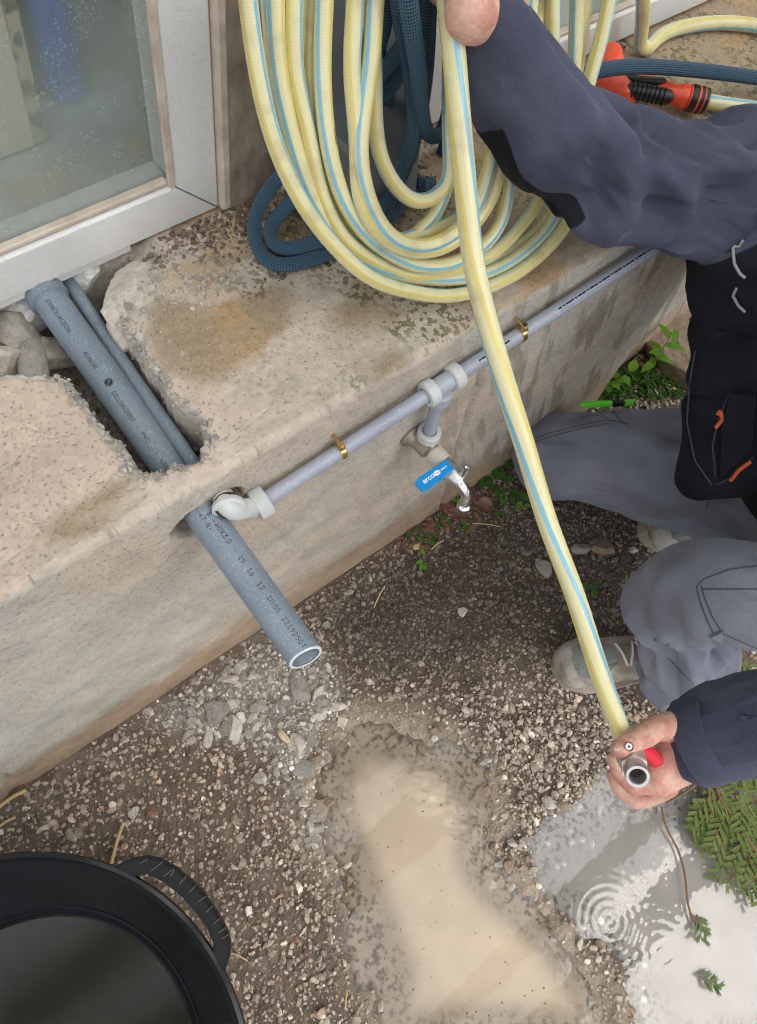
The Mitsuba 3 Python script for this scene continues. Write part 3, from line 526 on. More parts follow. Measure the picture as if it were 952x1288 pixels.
def on_lever(m, a0, b0, flip=1):                      # reads from the free end of the lever back to the stem
    v = m.vertices; m = m.copy(); m.vertices = lv0 + (a0 - v[:, :1]) * ld + (b0 - v[:, 1:2]) * lw + (0.0056 + v[:, 2:3]) * lu; return m
ring = []
for k in range(3): ring.append(trimesh.creation.extrude_polygon(Polygon([(-0.0036 + k * 0.0027, -0.003), (-0.0020 + k * 0.0027, -0.003), (-0.0020 + k * 0.0027, 0.003), (-0.0036 + k * 0.0027, 0.003)]), 0.0002, engine='earcut'))
for k in range(2): ring.append(moved(trimesh.creation.extrude_polygon(Point(0, 0).buffer(0.0036).difference(Point(0, 0).buffer(0.0027)), 0.0002, engine='earcut'), (-0.0012 + k * 0.0024, 0, 0)))
small = meshkit.text_mesh('ARCO', 0.0026, 0.0002, True)
add('lever_print', cat_([on_lever(tx, 0.0395, 0.0022), on_lever(moved(cat_(ring), (0, 0, 0)), 0.0165, 0.0), on_lever(small, 0.0105, 0.0012)]), 'white_print', parent=tap)

# ---------------------------------------------------------------- hoses
def hose_mat(key, twist):
    def col(p, n, uv):
        u = uv.x + uv.y * twist; fr = lambda x: x - dr.floor(x)
        band = lambda c, w: SS(w, w * 0.8, dr.abs(fr(u - c + 0.5) - 0.5))
        c = MIX((0.60, 0.56, 0.30), (0.67, 0.64, 0.38), FB(p.x * 25, p.y * 25, p.z * 25, 2))
        c = MIX(c, (0.63, 0.53, 0.17), band(0.25, 0.045)); c = MIX(c, (0.63, 0.53, 0.17), band(0.75, 0.045))
        c = MIX(c, (0.20, 0.45, 0.58), band(0.0, 0.042)); c = MIX(c, (0.20, 0.45, 0.58), band(0.5, 0.042))
        k = uv.y * 3.1; rowk = dr.floor(k); pos = fr(k)
        stamp = band(0.25, 0.032) * SS(0.0, 0.004, pos) * SS(0.046, 0.042, pos) * SS(0.5, 0.52, mikit.cell_rand(rowk, 3, 5))
        inner = SS(0.3, 0.7, N(uv.x * 130, uv.y * 700, 1)); c = MIX(c, (0.05, 0.045, 0.03), stamp * (0.35 + 0.6 * inner))
        weave = 0.5 + 0.5 * dr.sin(uv.x * 6.283 * 12 + uv.y * 1400) * dr.sin(uv.x * 6.283 * 12 - uv.y * 1400)
        dirt = SS(0.55, 0.75, FB(p.x * 40, p.y * 40, p.z * 40, 3))
        return MIX(c, (0.30, 0.24, 0.15), dirt * 0.25) * (0.90 + 0.12 * weave)
    pri(key, mikit.proc(col), 0.30, specular=0.5, clearcoat=0.35)
hose_mat('hose_yellow', 0.55); hose_mat('hose_yellow_straight', 1.1)
def col_bluehose(p, n, uv):
    w = dr.sin(uv.x * 6.283 * 11 + uv.y * 1150) * dr.sin(uv.x * 6.283 * 11 - uv.y * 1150)
    return MIX((0.018, 0.05, 0.085), (0.085, 0.165, 0.24), SS(-0.35, 0.5, w))
scene['hose_blue'] = {'type': 'twosided', 'b': {'type': 'bumpmap', 'arbitrary': mikit.proc(lambda p, n, uv: 0.0009 * dr.sin(uv.x * 6.283 * 11 + uv.y * 1150) * dr.sin(uv.x * 6.283 * 11 - uv.y * 1150), 3e-4), 'scale': 1.0,
                      'bsdf': {'type': 'principled', 'base_color': mikit.proc(col_bluehose), 'roughness': 0.42, 'specular': 0.4}}}
def coil_pt(u, v, layer=0.0, zb=ZT + 0.012):
    """a leaning coil: a slanted surface through the front edge of the ledge that rests on it"""
    nrm_ = np.array([0, 1, -0.58]); nrm_ = nrm_ / np.linalg.norm(nrm_); d = RW @ np.array([u - CX, v - CY, F])
    o = np.array([0, 0.350, zb]) - nrm_ * layer; p = EYE + d * (((o - EYE) @ nrm_) / (d @ nrm_))
    if p[1] > 0.555 - layer * .5: p = PY(u, v, 0.555 - layer * .5)
    return p if p[2] >= zb else P(u, v, zb)
def join(tubes):
    ms, us = zip(*tubes); return cat_(list(ms)), np.vstack(us)
A_ = lambda *a: np.array(a, float)
LOOPS = [
 (-0.004, [(384, -80), (381, 0), (380, 80), (388, 160), (410, 236), (448, 300), (500, 334), (566, 344), (634, 322), (684, 284), (704, 240), (716, 160), (728, 60), (740, -40)]),
 (0.030, [(311, -80), (313, 0), (322, 80), (340, 160), (366, 228), (405, 290), (455, 340), (510, 366), (560, 373), (618, 361), (666, 334), (700, 300), (717, 270), (726, 220), (735, 130), (750, 70), (767, -10), (776, -80)]),
 (0.012, [(343, -80), (346, 0), (352, 90), (370, 180), (398, 258), (446, 318), (506, 344), (570, 351), (625, 338), (672, 305), (697, 272), (712, 220), (721, 100), (725, 0), (727, -80)]),
 (0.016, [(368, -80), (368, 0), (371, 88), (387, 160), (404, 239), (433, 296), (472, 328), (515, 346), (572, 340), (622, 316), (660, 276), (682, 235), (690, 150), (693, 0), (695, -60)]),
 (0.030, [(408, -80), (405, 0), (404, 90), (413, 190), (432, 255), (463, 300), (500, 324), (545, 335), (590, 322), (628, 282), (641, 215), (650, 140), (664, 40), (672, -40)]),
 (0.046, [(449, -80), (447, 0), (442, 88), (448, 176), (452, 228), (462, 268), (488, 302), (530, 316), (575, 299), (611, 258), (629, 210), (640, 140), (650, 60), (655, -30)]),
 (0.052, [(476, -80), (470, 0), (464, 80), (452, 165), (453, 215), (464, 255)] + [(484, 290), (512, 308), (550, 306), (586, 280), (606, 240), (619, 195), (630, 120), (636, 30), (640, -40)]),
 (0.010, [(462, -80), (464, 0), (468, 80), (470, 160), (476, 200), (488, 226), (508, 248), (530, 254), (551, 243), (563, 222), (566, 180), (566, 100), (568, 0), (568, -60)]),
 (0.000, [(334, -80), (337, 0), (342, 80), (352, 150), (371, 222), (404, 284), (444, 324), (488, 332), (520, 300), (548, 270), (563, 235), (575, 190), (584, 110), (590, 0), (594, -60)]),
 (0.000, [(395, -80), (391, 0), (388, 60), (391, 130), (404, 200), (432, 268), (470, 303), (520, 297), (572, 276), (602, 248), (620, 215), (636, 160), (655, 80), (684, 12), (694, -40)]),
]
RH = 0.0074
tb = []
for k, (layer, pts) in enumerate(LOOPS):
    path = spline([coil_pt(u, v, layer * .72) for u, v in pts], 0.006); path = path + (np.stack([meshkit.fbm(np.c_[np.arange(len(path)) * .05, np.full(len(path), k * 3.3), np.full(len(path), s)], 2, 6) for s in (1.5, 7.5, 3.5)], -1) - .5) * A_(.012, .006, .004)
    tb.append(tube(path, RH, 22, v0=k * 1.37 + 0.2))
hm, huv = join(tb)
add('garden_hose', hm, 'hose_yellow', True, uv=huv, label='coiled yellow hose with blue stripes hanging down onto the ledge', cat='hose')
held = [(548, -150, 0.55), (556, -60, 0.555), (563, 10, 0.56), (575, 110, 0.575), (588, 250, 0.60), (606, 380, 0.625), (640, 500, 0.645), (680, 620, 0.662), (719, 740, 0.675), (754, 850, 0.686), (779, 916, 0.692), (789, 940, 0.694)]
path = spline([PD(*h) for h in held], 0.006)
path = path + (np.stack([meshkit.fbm(np.c_[np.arange(len(path)) * .035, np.zeros(len(path)), np.full(len(path), s)], 2, 5) for s in (1.5, 7.5, 3.5)], -1) - .5) * .010
hm, huv = tube(path, 0.0096, 24, v0=0.1)
hose2 = thing('garden_hose', 'straight run of yellow hose held between two hands with a metal valve at its end', 'hose')
add('hose_tube', hm, 'hose_yellow_straight', True, uv=huv, parent=hose2)
HE = path[-1]; HD = nrm(path[-1] - path[-8])
VD = nrm(PD(802, 979, 0.640) - PD(789, 942, 0.694))
v0_ = PD(789, 940, 0.694)
add('ferrule', lathe([(0.0102, -0.014), (0.0118, -0.012), (0.0118, 0.004), (0.010, 0.006), (0.001, 0.006)], 32, v0_, VD), 'chrome', 35, parent=hose2)
Lv = np.linalg.norm(PD(802, 979, 0.640) - v0_)
vb = v0_ + VD * 0.004
add('valve_body', lathe([(0.001, 0), (0.0095, 0.001), (0.0125, 0.008), (0.0135, 0.016), (0.0125, 0.026), (0.0105, 0.030), (0.0105, 0.034), (0.001, 0.034)], 32, vb, VD), 'chrome_dull', 35, parent=hose2)
add('hex_collar', lathe([(0.001, 0), (0.0128, 0), (0.0128, 0.008), (0.001, 0.008)], 6, vb + VD * 0.028, VD), 'chrome_dull', False, parent=hose2)
oe = Lv - 0.004
add('outlet', lathe([(0.0085, 0.030), (0.0104, 0.031), (0.0108, 0.033), (0.0108, oe - 0.001), (0.0103, oe), (0.0078, oe), (0.0072, oe - 0.001), (0.0070, oe - 0.02), (0.0070, 0.03)], 40, vb, VD), 'chrome_dull', 30, parent=hose2)
add('outlet_bore', lathe([(0.0001, oe - 0.012), (0.0079, oe - 0.012)], 32, vb, VD), 'dark_gap', 30, parent=hose2)
pri('red_paint', (0.62, 0.025, 0.045), 0.35, clearcoat=0.5)
# red handle: from the valve top across to the right, under the thumb
rs = PD(791, 950, 0.674); hv = [PD(792, 943, 0.672), PD(803, 942, 0.680), PD(814, 946, 0.690), PD(824, 955, 0.702), PD(829, 964, 0.712)]
hp = spline(hv, 0.002); hmesh, _ = tube(hp, np.linspace(0.0058, 0.0078, len(hp)), 16)
add('red_handle', hmesh, 'red_paint', 40, parent=hose2)
add('handle_screw', lathe([(0.001, 0.003), (0.003, 0.003), (0.0042, 0.0), (0.0042, -0.014), (0.001, -0.014)], 20, PD(791, 939, 0.654), nrm(EYE - PD(791, 939, 0.654))), 'chrome', 35, parent=hose2)
# hoses on the ledge at the upper right
lz = ZT + 0.010
kink = spline([PY(812, -70, 0.555), PY(809, -10, 0.548), PY(807, 35, 0.545), P(806, 57, lz + 0.004), P(812, 61, lz), P(822, 53, lz), P(838, 41, lz), P(860, 34, lz), P(895, 29, lz), P(940, 31, lz), P(990, 42, lz), P(1060, 62, lz)], 0.005)
hm, huv = tube(kink, 0.0095, 20, v0=2.2); add('garden_hose', hm, 'hose_yellow', True, uv=huv, label='yellow hose that drops by the white door and bends sharply across the ledge', cat='hose')
gend = P(886, 127, ZT + 0.018)
hm, huv = tube(spline([gend, P(910, 131, ZT + 0.014), P(952, 137, lz), P(1010, 147, lz), P(1080, 165, lz)], 0.006), 0.0092, 20, v0=4.0)
add('garden_hose', hm, 'hose_yellow', True, uv=huv, label='short yellow hose coupled to the orange spray gun', cat='hose')
hm, huv = tube(spline([P(700, 108, ZT + 0.06), P(745, 91, ZT + 0.075), P(800, 84, ZT + 0.07), P(860, 87, ZT + 0.055), P(952, 98, ZT + 0.03), P(1020, 110, ZT + 0.012), P(1100, 122, ZT + 0.011)], 0.006), 0.0088, 20)
add('blue_hose', hm, 'hose_blue', True, uv=huv, label='thin blue hose lying over the orange spray gun', cat='hose')
bz = ZT + 0.0105
def bp(u, v, m): return P(u, v, bz + (m if m < 0.2 else 0)) if m < 0.2 else PY(u, v, m)
BL = [
 [(486, -60, .50), (484, 20, .50), (470, 70, .515), (444, 125, .53), (428, 160, .54), (432, 215, .545), (452, 262, 0.02), (476, 282, 0.008), (500, 262, 0.01), (514, 220, .53), (520, 150, .52), (512, 60, .505), (506, -40, .50)],
 [(498, -60, .46), (503, 10, .455), (517, 90, .45), (521, 150, .455), (511, 205, .465), (492, 250, .475), (470, 290, 0.012), (440, 309, 0), (400, 323, 0), (360, 333, 0), (333, 324, 0), (320, 292, 0.01), (326, 260, 0.03), (345, 230, 0.05), (385, 190, .54), (430, 152, .53), (475, 97, .51), (506, 58, .49), (522, 0, .48), (526, -60, .48)],
 [(510, -60, .435), (515, 10, .43), (525, 80, .43), (528, 120, .435), (532, 152, .45), (543, 171, .465), (557, 163, .475), (566, 130, .48), (572, 60, .48), (574, -40, .48)],
 [(540, -50, .47), (538, 30, .468), (535, 90, .47), (525, 160, .49), (516, 200, .51), (522, 225, .525), (535, 233, 0.0), (548, 218, .53), (560, 180, .53), (575, 120, .52)],
 [(524, -60, .50), (518, 20, .495), (500, 95, .51), (465, 140, .53), (428, 186, .54), (395, 222, 0.05), (362, 258, 0.03), (341, 287, 0.012), (344, 306, 0.006), (364, 313, 0.006), (395, 305, 0.012), (430, 296, 0.02), (478, 262, 0.03), (502, 215, .525), (495, 160, .53), (481, 100, .525), (474, 40, .52), (470, -40, .51)],
]
tb = [tube(spline([bp(*q) for q in pts], 0.006), 0.0078, 20, v0=k * 0.83) for k, pts in enumerate(BL)]
hm, huv = join(tb); add('blue_hose', hm, 'hose_blue', True, uv=huv, label='dark blue braided hose coiled behind the yellow coil', cat='hose')

# ---------------------------------------------------------------- spray gun
gun = thing('spray_gun', 'orange and black hose spray gun lying on the ledge', 'spray gun')
pri('gun_orange', (0.72, 0.075, 0.025), 0.35, clearcoat=0.3); pri('gun_black', (0.012, 0.012, 0.014), 0.45)
gz_ = ZT + 0.024
G = lambda u, v, dz=0: P(u, v, gz_ + dz)
add('head', body([hull((G(768, 70, .004), .016), (G(763, 88, .004), .020), (G(768, 104), .020)), hull((G(768, 104), .020), (G(785, 116), .014), (G(792, 122, -.003), .010))], 0.006, 6), 'gun_orange', True, parent=gun)
add('handle', body([hull((G(774, 100), .014), (G(805, 103), .0125)), hull((G(805, 103), .0125), (G(842, 117), .0125)), hull((G(842, 117), .0125), (G(854, 121), .013))], 0.005, 5), 'gun_orange', True, parent=gun)
gr = [hull((G(790, 112, .006), .0085), (G(812, 116, .006), .0095)), hull((G(812, 116, .006), .0095), (G(838, 122, .005), .0095))]
add('grip', body(gr, 0.005, 4), 'gun_black', True, parent=gun)
gdir = nrm(G(842, 122) - G(794, 112))
for k in range(8):
    c_ = G(795 + k * 5.6, 113.3 + k * 1.25, .006); add('grip_rib', tube([c_ - gdir * 0.0013, c_ + gdir * 0.0013], 0.0106, 18)[0], 'gun_black', 30, parent=gun)
add('trigger', body([hull((G(783, 97, .012), .004), (G(808, 101, .014), .005)), hull((G(808, 101, .014), .005), (G(833, 103, .010), .0055))], 0.004, 4), 'gun_black', True, parent=gun)
add('lock_knob', body([hull((G(781, 121, -.002), .007), (G(783, 127, -.006), .007))], 0.004, 3), 'gun_black', True, parent=gun)
cdir = nrm(G(886, 127) - G(850, 119.5)); cc = G(852, 120)
Lc = np.linalg.norm(G(887, 127) - cc)
add('connector', lathe([(0.001, 0), (0.0135, 0), (0.0148, 0.15 * Lc), (0.0148, 0.30 * Lc), (0.012, 0.31 * Lc), (0.012, 0.34 * Lc), (0.015, 0.35 * Lc), (0.0152, 0.52 * Lc), (0.001, 0.52 * Lc)], 36, cc, cdir), 'gun_orange', 35, parent=gun)
add('connector_ring', lathe([(0.001, 0.4 * Lc), (0.0158, 0.4 * Lc), (0.0164, 0.46 * Lc), (0.0164, 0.62 * Lc), (0.001, 0.63 * Lc)], 36, cc, cdir), 'gun_black', 35, parent=gun)
add('connector_band', lathe([(0.001, 0.63 * Lc), (0.0160, 0.63 * Lc), (0.0160, 0.70 * Lc), (0.001, 0.70 * Lc)], 36, cc, cdir), 'gun_orange', 35, parent=gun)
add('connector_ring', lathe([(0.001, 0.70 * Lc), (0.0163, 0.70 * Lc), (0.0163, 0.82 * Lc), (0.001, 0.82 * Lc)], 36, cc, cdir), 'gun_black', 35, parent=gun)
add('connector_band', lathe([(0.001, 0.82 * Lc), (0.0158, 0.82 * Lc), (0.0158, 0.87 * Lc), (0.001, 0.87 * Lc)], 36, cc, cdir), 'gun_orange', 35, parent=gun)
add('connector_nut', lathe([(0.001, 0.87 * Lc), (0.016, 0.87 * Lc), (0.0155, Lc), (0.010, Lc), (0.001, Lc)], 36, cc, cdir), 'gun_black', 35, parent=gun)

# ---------------------------------------------------------------- rubber tub
pri('rubber_black', mikit.proc(lambda p, n, uv: mi.Color3f(0.006, 0.007, 0.009) * (0.7 + 0.7 * FB(p.x * 30, p.y * 30, p.z * 30, 3))), 0.17, specular=0.5)
BC, ZR = np.array([-0.440, -0.060]), 0.25
tub = thing('rubber_tub', 'black rubber tub with a ribbed handle and dark water in it', 'tub')
prf = [(0.001, 0.006), (0.19, 0.006), (0.205, 0.012), (0.262, ZR - 0.03), (0.270, ZR - 0.016), (0.281, ZR - 0.010), (0.2835, ZR - 0.004), (0.282, ZR + 0.001), (0.2775, ZR + 0.002), (0.273, ZR - 0.004), (0.2705, ZR - 0.010), (0.214, 0.118), (0.207, 0.112), (0.201, 0.108), (0.199, 0.10), (0.190, 0.02), (0.001, 0.018)]
add('basin', lathe(prf, 128, (*BC, 0)), 'rubber_black', 50, parent=tub)
hz = ZR - 0.008
hx = lambda pts: [tuple(P(u, v, hz)[:2]) for u, v in pts]
outer = Polygon(hx([(118, 1092), (140, 1093), (155, 1084), (170, 1078), (185, 1075.5), (203, 1079), (222, 1090), (240, 1105), (258, 1124), (274, 1147), (286, 1168), (290.5, 1185), (289.5, 1200), (283, 1222), (279, 1235), (281, 1262), (250, 1240), (200, 1150)])).buffer(-0.003).buffer(0.003)
inside = Point(*BC).buffer(0.2768, 128)
slot = Polygon(hx([(175, 1102.5), (185, 1100.6), (205.6, 1110), (228, 1128), (247, 1149), (261, 1169), (268, 1188), (265, 1195), (260, 1191), (251, 1181), (228, 1154), (209, 1137), (187, 1119.5), (174, 1111)])).buffer(0.002).buffer(-0.001)
hpoly = outer.difference(inside).difference(slot)
hpoly = max(getattr(hpoly, 'geoms', [hpoly]), key=lambda g: g.area)
lay = [(-0.0085, -0.0035), (-0.006, -0.001), (0.0, 0.0), (0.005, -0.001), (0.0085, -0.004)]
base_h = trimesh.creation.extrude_polygon(hpoly, 0.016, engine='earcut'); 
hs = m3.CrossSection([np.array(hpoly.exterior.coords)[:-1].tolist()] + [np.array(r_.coords)[:-1].tolist() for r_ in hpoly.interiors], m3.FillRule.EvenOdd)
hm_ = m3.Manifold.batch_boolean([hs.offset(o, m3.JoinType.Round).extrude(t_).translate([0, 0, hz + z_]) for o, z_, t_ in ((-0.0035, -0.012, 0.020), (-0.0018, -0.0105, 0.017), (0, -0.008, 0.012))], m3.OpType.Add)
o_ = hm_.to_mesh(); ht = trimesh.Trimesh(o_.vert_properties[:, :3], o_.tri_verts)
pri('rubber_matte', (0.006, 0.007, 0.009), 0.42, specular=0.25)
add('handle', ht, 'rubber_matte', 50, parent=tub)
rib0 = [((176, 1086), (186, 1080)), ((190, 1095), (205, 1083)), ((205.5, 1102), (219, 1092)), ((214, 1102), (219, 1094)), ((225, 1112), (234, 1102)), ((238, 1122), (246, 1113)), ((249, 1134), (258.5, 1127)), ((259, 1147), (267, 1139)), ((268, 1162), (277, 1154)), ((275, 1173), (284, 1166)), ((279, 1180), (287, 1175))]
pri('rubber_worn', (0.022, 0.024, 0.028), 0.35)
for a_, b_ in rib0:
    add('grip_ridge', tube([P(*a_, hz + 0.0078), P(*b_, hz + 0.0078)], 0.0015, 10)[0], 'rubber_worn', 40, parent=tub)
def col_tubwater(p, n, uv): return MIX((0.010, 0.0085, 0.004), (0.005, 0.005, 0.003), FB(p.x * 6, p.y * 6, 0, 3))
scene['dark_water_mat'] = {'type': 'twosided', 'b': {'type': 'bumpmap', 'arbitrary': mikit.proc(lambda p, n, uv: 0.0006 * FB(p.x * 9, p.y * 9, 1, 2)), 'scale': 1.0, 'bsdf': {'type': 'roughplastic', 'alpha': 0.03, 'int_ior': 1.38, 'diffuse_reflectance': mikit.proc(col_tubwater)}}}
an = np.linspace(0, 2 * np.pi, 97)[:-1]
wv = np.vstack([[*BC, 0.100], np.c_[BC[0] + 0.1995 * np.cos(an), BC[1] + 0.1995 * np.sin(an), np.full(96, 0.100)]])
add('tub_water', mesh(wv, [[0, 1 + k, 1 + (k + 1) % 96] for k in range(96)]), 'dark_water_mat', False, label='dark brown water standing in the black rubber tub', cat='water')
# ---------------------------------------------------------------- the person
person = thing('person', 'person in dark jacket and grey work trousers kneeling on one knee with a hose', 'person')
def cloth_col(a, b, f=14.0):
    return mikit.proc(lambda p, n, uv: MIX(a, b, SS(0.3, 0.7, FB(p.x * f, p.y * f, p.z * f, 3))) * (0.86 + 0.28 * N(p.x * 1100, p.y * 1100, p.z * 1100)))
def fleece(key, a, b, rough=0.95, sheen=0.6, amp=0.0006, f=14.0):
    bump(key, cloth_col(a, b, f), lambda p, n, uv: amp * FB(p.x * 480, p.y * 480, p.z * 480, 2) + amp * 1.2 * FB(p.x * 120, p.y * 120, p.z * 120, 2), rough=rough, sheen=sheen, specular=0.15)
fleece('navy_fleece', (0.052, 0.058, 0.088), (0.074, 0.081, 0.118))
fleece('black_shell', (0.0105, 0.0115, 0.0155), (0.016, 0.0175, 0.024), sheen=0.2, amp=0.0003)
fleece('grey_twill', (0.158, 0.170, 0.212), (0.205, 0.217, 0.262), rough=0.85, sheen=0.25, amp=0.0003, f=9.0)
pri('seam_dark', (0.05, 0.052, 0.062), 0.9); pri('seam_mid', (0.075, 0.077, 0.09), 0.9)
def col_skin(p, n, uv):
    a = FB(p.x * 60, p.y * 60, p.z * 60, 3); b = FB(p.x * 420, p.y * 420, p.z * 420, 2)
    return MIX(MIX((0.60, 0.36, 0.28), (0.50, 0.235, 0.18), SS(0.35, 0.65, a)), (0.40, 0.16, 0.115), SS(0.62, 0.72, FB(p.x * 170, p.y * 170, p.z * 60, 2)) * 0.2) * (0.85 + 0.3 * b)
bump('skin', mikit.proc(col_skin), lambda p, n, uv: 0.0007 * FB(p.x * 300, p.y * 300, p.z * 300, 2) + 0.0005 * FB(p.x * 900, p.y * 900, p.z * 900, 2), rough=0.45, specular=0.4)
pri('nail', (0.66, 0.42, 0.35), 0.3); pri('hair', (0.03, 0.022, 0.016), 0.6)
A = lambda *a: np.array(a, float)
J = dict(ankL=P(864, 838, .125), kneL=P(893, 740, .425), hipL=P(1130, 745, .36), kneR=P(700, 574, .09), hipR=P(965, 600, .29), ankR=P(925, 660, .12), shR=PD(1015, 222, .90), elR=PD(755, 222, .73), wrR=PD(613, 52, .585), wrL=PD(868, 935, .715), elL=PD(1180, 850, .60),
         chest=P(1130, 410, .57), belly=P(1030, 535, .43), pelv=P(1055, 660, .31))
J['shL'] = J['shR'] + A(-.15, -.32, .0); J['neck'] = (J['shR'] + J['shL']) / 2 + A(-.02, .02, .08); J['head'] = J['neck'] + A(-0.02, 0.04, 0.14)
J['head'] = A(0.90, 0.06, 0.86)
def fold(m, bones, seed, edge=None):
    """cloth creases: ridges across each limb, deepest at its joints"""
    v = np.asarray(m.vertices); n = np.asarray(m.vertex_normals); best = np.full(len(v), 9e9); d = np.zeros(len(v))
    for k, (a, b, amp_a, amp_b, fr, sk) in enumerate(bones):
        a, b = J[a] if isinstance(a, str) else a, J[b] if isinstance(b, str) else b
        L = np.linalg.norm(b - a); w = (b - a) / L; u1, u2, _ = basis(w); q = v - a; t = q @ w; tc = np.clip(t, 0, L)
        dist = np.linalg.norm(q - tc[:, None] * w, axis=1); x, y = q @ u1, q @ u2; ang = np.stack([x, y], -1) / (np.hypot(x, y)[:, None] + 1e-6)
        s = t / L; warp = 0.5 * (meshkit.fbm(np.c_[ang * 1.2, t * 9], 2, seed + k) - 0.5)
        ph = t * fr + sk * ang[:, 0] + warp * 3.0
        r1 = 1 - np.abs(2 * (meshkit.fbm(np.c_[ph, ang * 0.9 + 5], 2, seed + k + 40)) - 1); r1 = r1 ** 2.6
        soft = meshkit.fbm(np.c_[ang * 2.2, t * 14], 3, seed + k + 9) - 0.5
        amp = amp_a + (amp_b - amp_a) * np.clip(s, 0, 1)
        hh = amp * (r1 - 0.55) * 1.7 + 0.006 * soft
        take = dist < best; d = np.where(take, hh, d); best = np.minimum(best, dist)
    Lm = trimesh.smoothing.laplacian_calculation(m)
    for _ in range(7): d = Lm.dot(d)
    m.vertices = v + n * (1.75 * d)[:, None]
    return m
def raycast(m, u, v):
    o, dd = EYE, RW @ np.array([u - CX, v - CY, F]); tri = m.triangles; e1, e2 = tri[:, 1] - tri[:, 0], tri[:, 2] - tri[:, 0]
    h = np.cross(dd, e2); a = (e1 * h).sum(1); a = np.where(np.abs(a) < 1e-12, 1e-12, a); s = o - tri[:, 0]; uu = (s * h).sum(1) / a; qv = np.cross(s, e1); vv = (qv @ dd) / a; t = (e2 * qv).sum(1) / a
    ok = (uu >= 0) & (vv >= 0) & (uu + vv <= 1) & (t > 0)
    if not ok.any(): return None
    k = np.where(ok, t, 9e9).argmin(); n = m.face_normals[k]; return o + dd * t[k], (n if n @ dd < 0 else -n)
def surf_line(m, pix, r, off=0.0, n=40):
    pix = np.asarray(pix, float); s = np.r_[0, np.cumsum(np.linalg.norm(np.diff(pix, axis=0), axis=1))]; q = np.linspace(0, s[-1], n)
    pp = [raycast(m, np.interp(x, s, pix[:, 0]), np.interp(x, s, pix[:, 1])) for x in q]; pp = [a[0] + a[1] * off for a in pp if a is not None]
    if len(pp) < 4: return None
    pp = np.array(pp); pp[1:-1] = (pp[:-2] + 2 * pp[1:-1] + pp[2:]) / 4
    return tube(pp, r, 8)[0]
def seams(key, m, lines, mat, r=0.0011, off=0.0003, parent=None):
    for l in lines:
        t = surf_line(m, l, r, off)
        if t is not None: add(key, t, mat, 40, parent=parent or person)
# --- trousers
tb_ = [hull((J['kneL'], .066), (J['kneL'] + A(.03, .0, -.13), .066)), hull((J['kneL'] + A(.03, .0, -.13), .066), (J['ankL'] + A(.005, 0, .015), .060)), hull((J['ankL'] + A(.005, 0, .02), .060), (J['ankL'] + A(.0, .0, -.035), .064)),
       hull((J['kneL'], .066), (P(970, 748, .42), .074)), hull((P(970, 748, .42), .074), (J['hipL'], .10)),
       hull((J['kneR'], .084), (J['kneR'] + A(.015, -.02, .02), .084), (P(765, 573, .15), .085)), hull((P(765, 573, .15), .085), (P(860, 586, .22), .090)), hull((P(860, 586, .22), .090), (J['hipR'], .095)),
       hull((J['kneR'] + A(.0, 0, -.02), .058), (P(880, 640, .09), .058)), hull((P(880, 640, .09), .058), (J['ankR'], .05)),
       hull((J['hipR'], .10), (J['hipL'], .10), (J['pelv'] + A(.04, 0, 0), .12))]
tr = body(tb_, 0.0065, 14)
tr = fold(tr, [('kneL', 'ankL', .009, .018, 15, 1.6), (J['kneL'] + A(0, 0, 0), 'hipL', .006, .012, 13, 1.5), ('kneR', 'hipR', .005, .014, 12, 1.6), (J['kneR'], 'ankR', .003, .005, 22, .5), ('hipR', 'hipL', .004, .004, 20, 1)], 60)
add('trousers', tr, 'grey_twill', True, parent=person)
seams('pocket_seam', tr, [[(952, 712), (918, 716), (885, 728), (876, 738)], [(876, 738), (880, 756), (890, 782), (898, 798)], [(952, 741), (915, 741), (881, 741)], [(905, 795), (930, 806), (951, 815)], [(882, 737), (886, 752), (896, 776), (906, 792)]], 'seam_mid', 0.0009)
seams('pocket_seam', tr, [[(660, 556), (690, 545), (730, 535), (765, 528), (790, 533)], [(658, 561), (690, 550), (730, 539), (768, 532)], [(752, 506), (758, 522), (770, 531)], [(764, 506), (772, 518), (782, 530), (790, 536)], [(664, 520), (672, 512), (690, 507)], [(888, 640), (893, 625), (905, 610)], [(841, 828), (858, 846), (868, 856)]], 'seam_mid', 0.0008)
def patch_quad(m, corners, th, key, mat):
    pts = []
    for (u, v) in corners:
        r_ = raycast(m, u, v)
        if r_ is None: return
        pts += [r_[0] + r_[1] * th, r_[0] - r_[1] * 0.003]
    add(key, hull_pts(pts), mat, 30, parent=person)
patch_quad(tr, [(765, 508), (786, 509), (789, 530), (782, 529)], 0.003, 'pocket_flap', 'grey_twill')
patch_quad(tr, [(893, 799), (900, 796), (909, 792), (908, 806), (899, 815)], 0.004, 'pocket_flap', 'grey_twill')
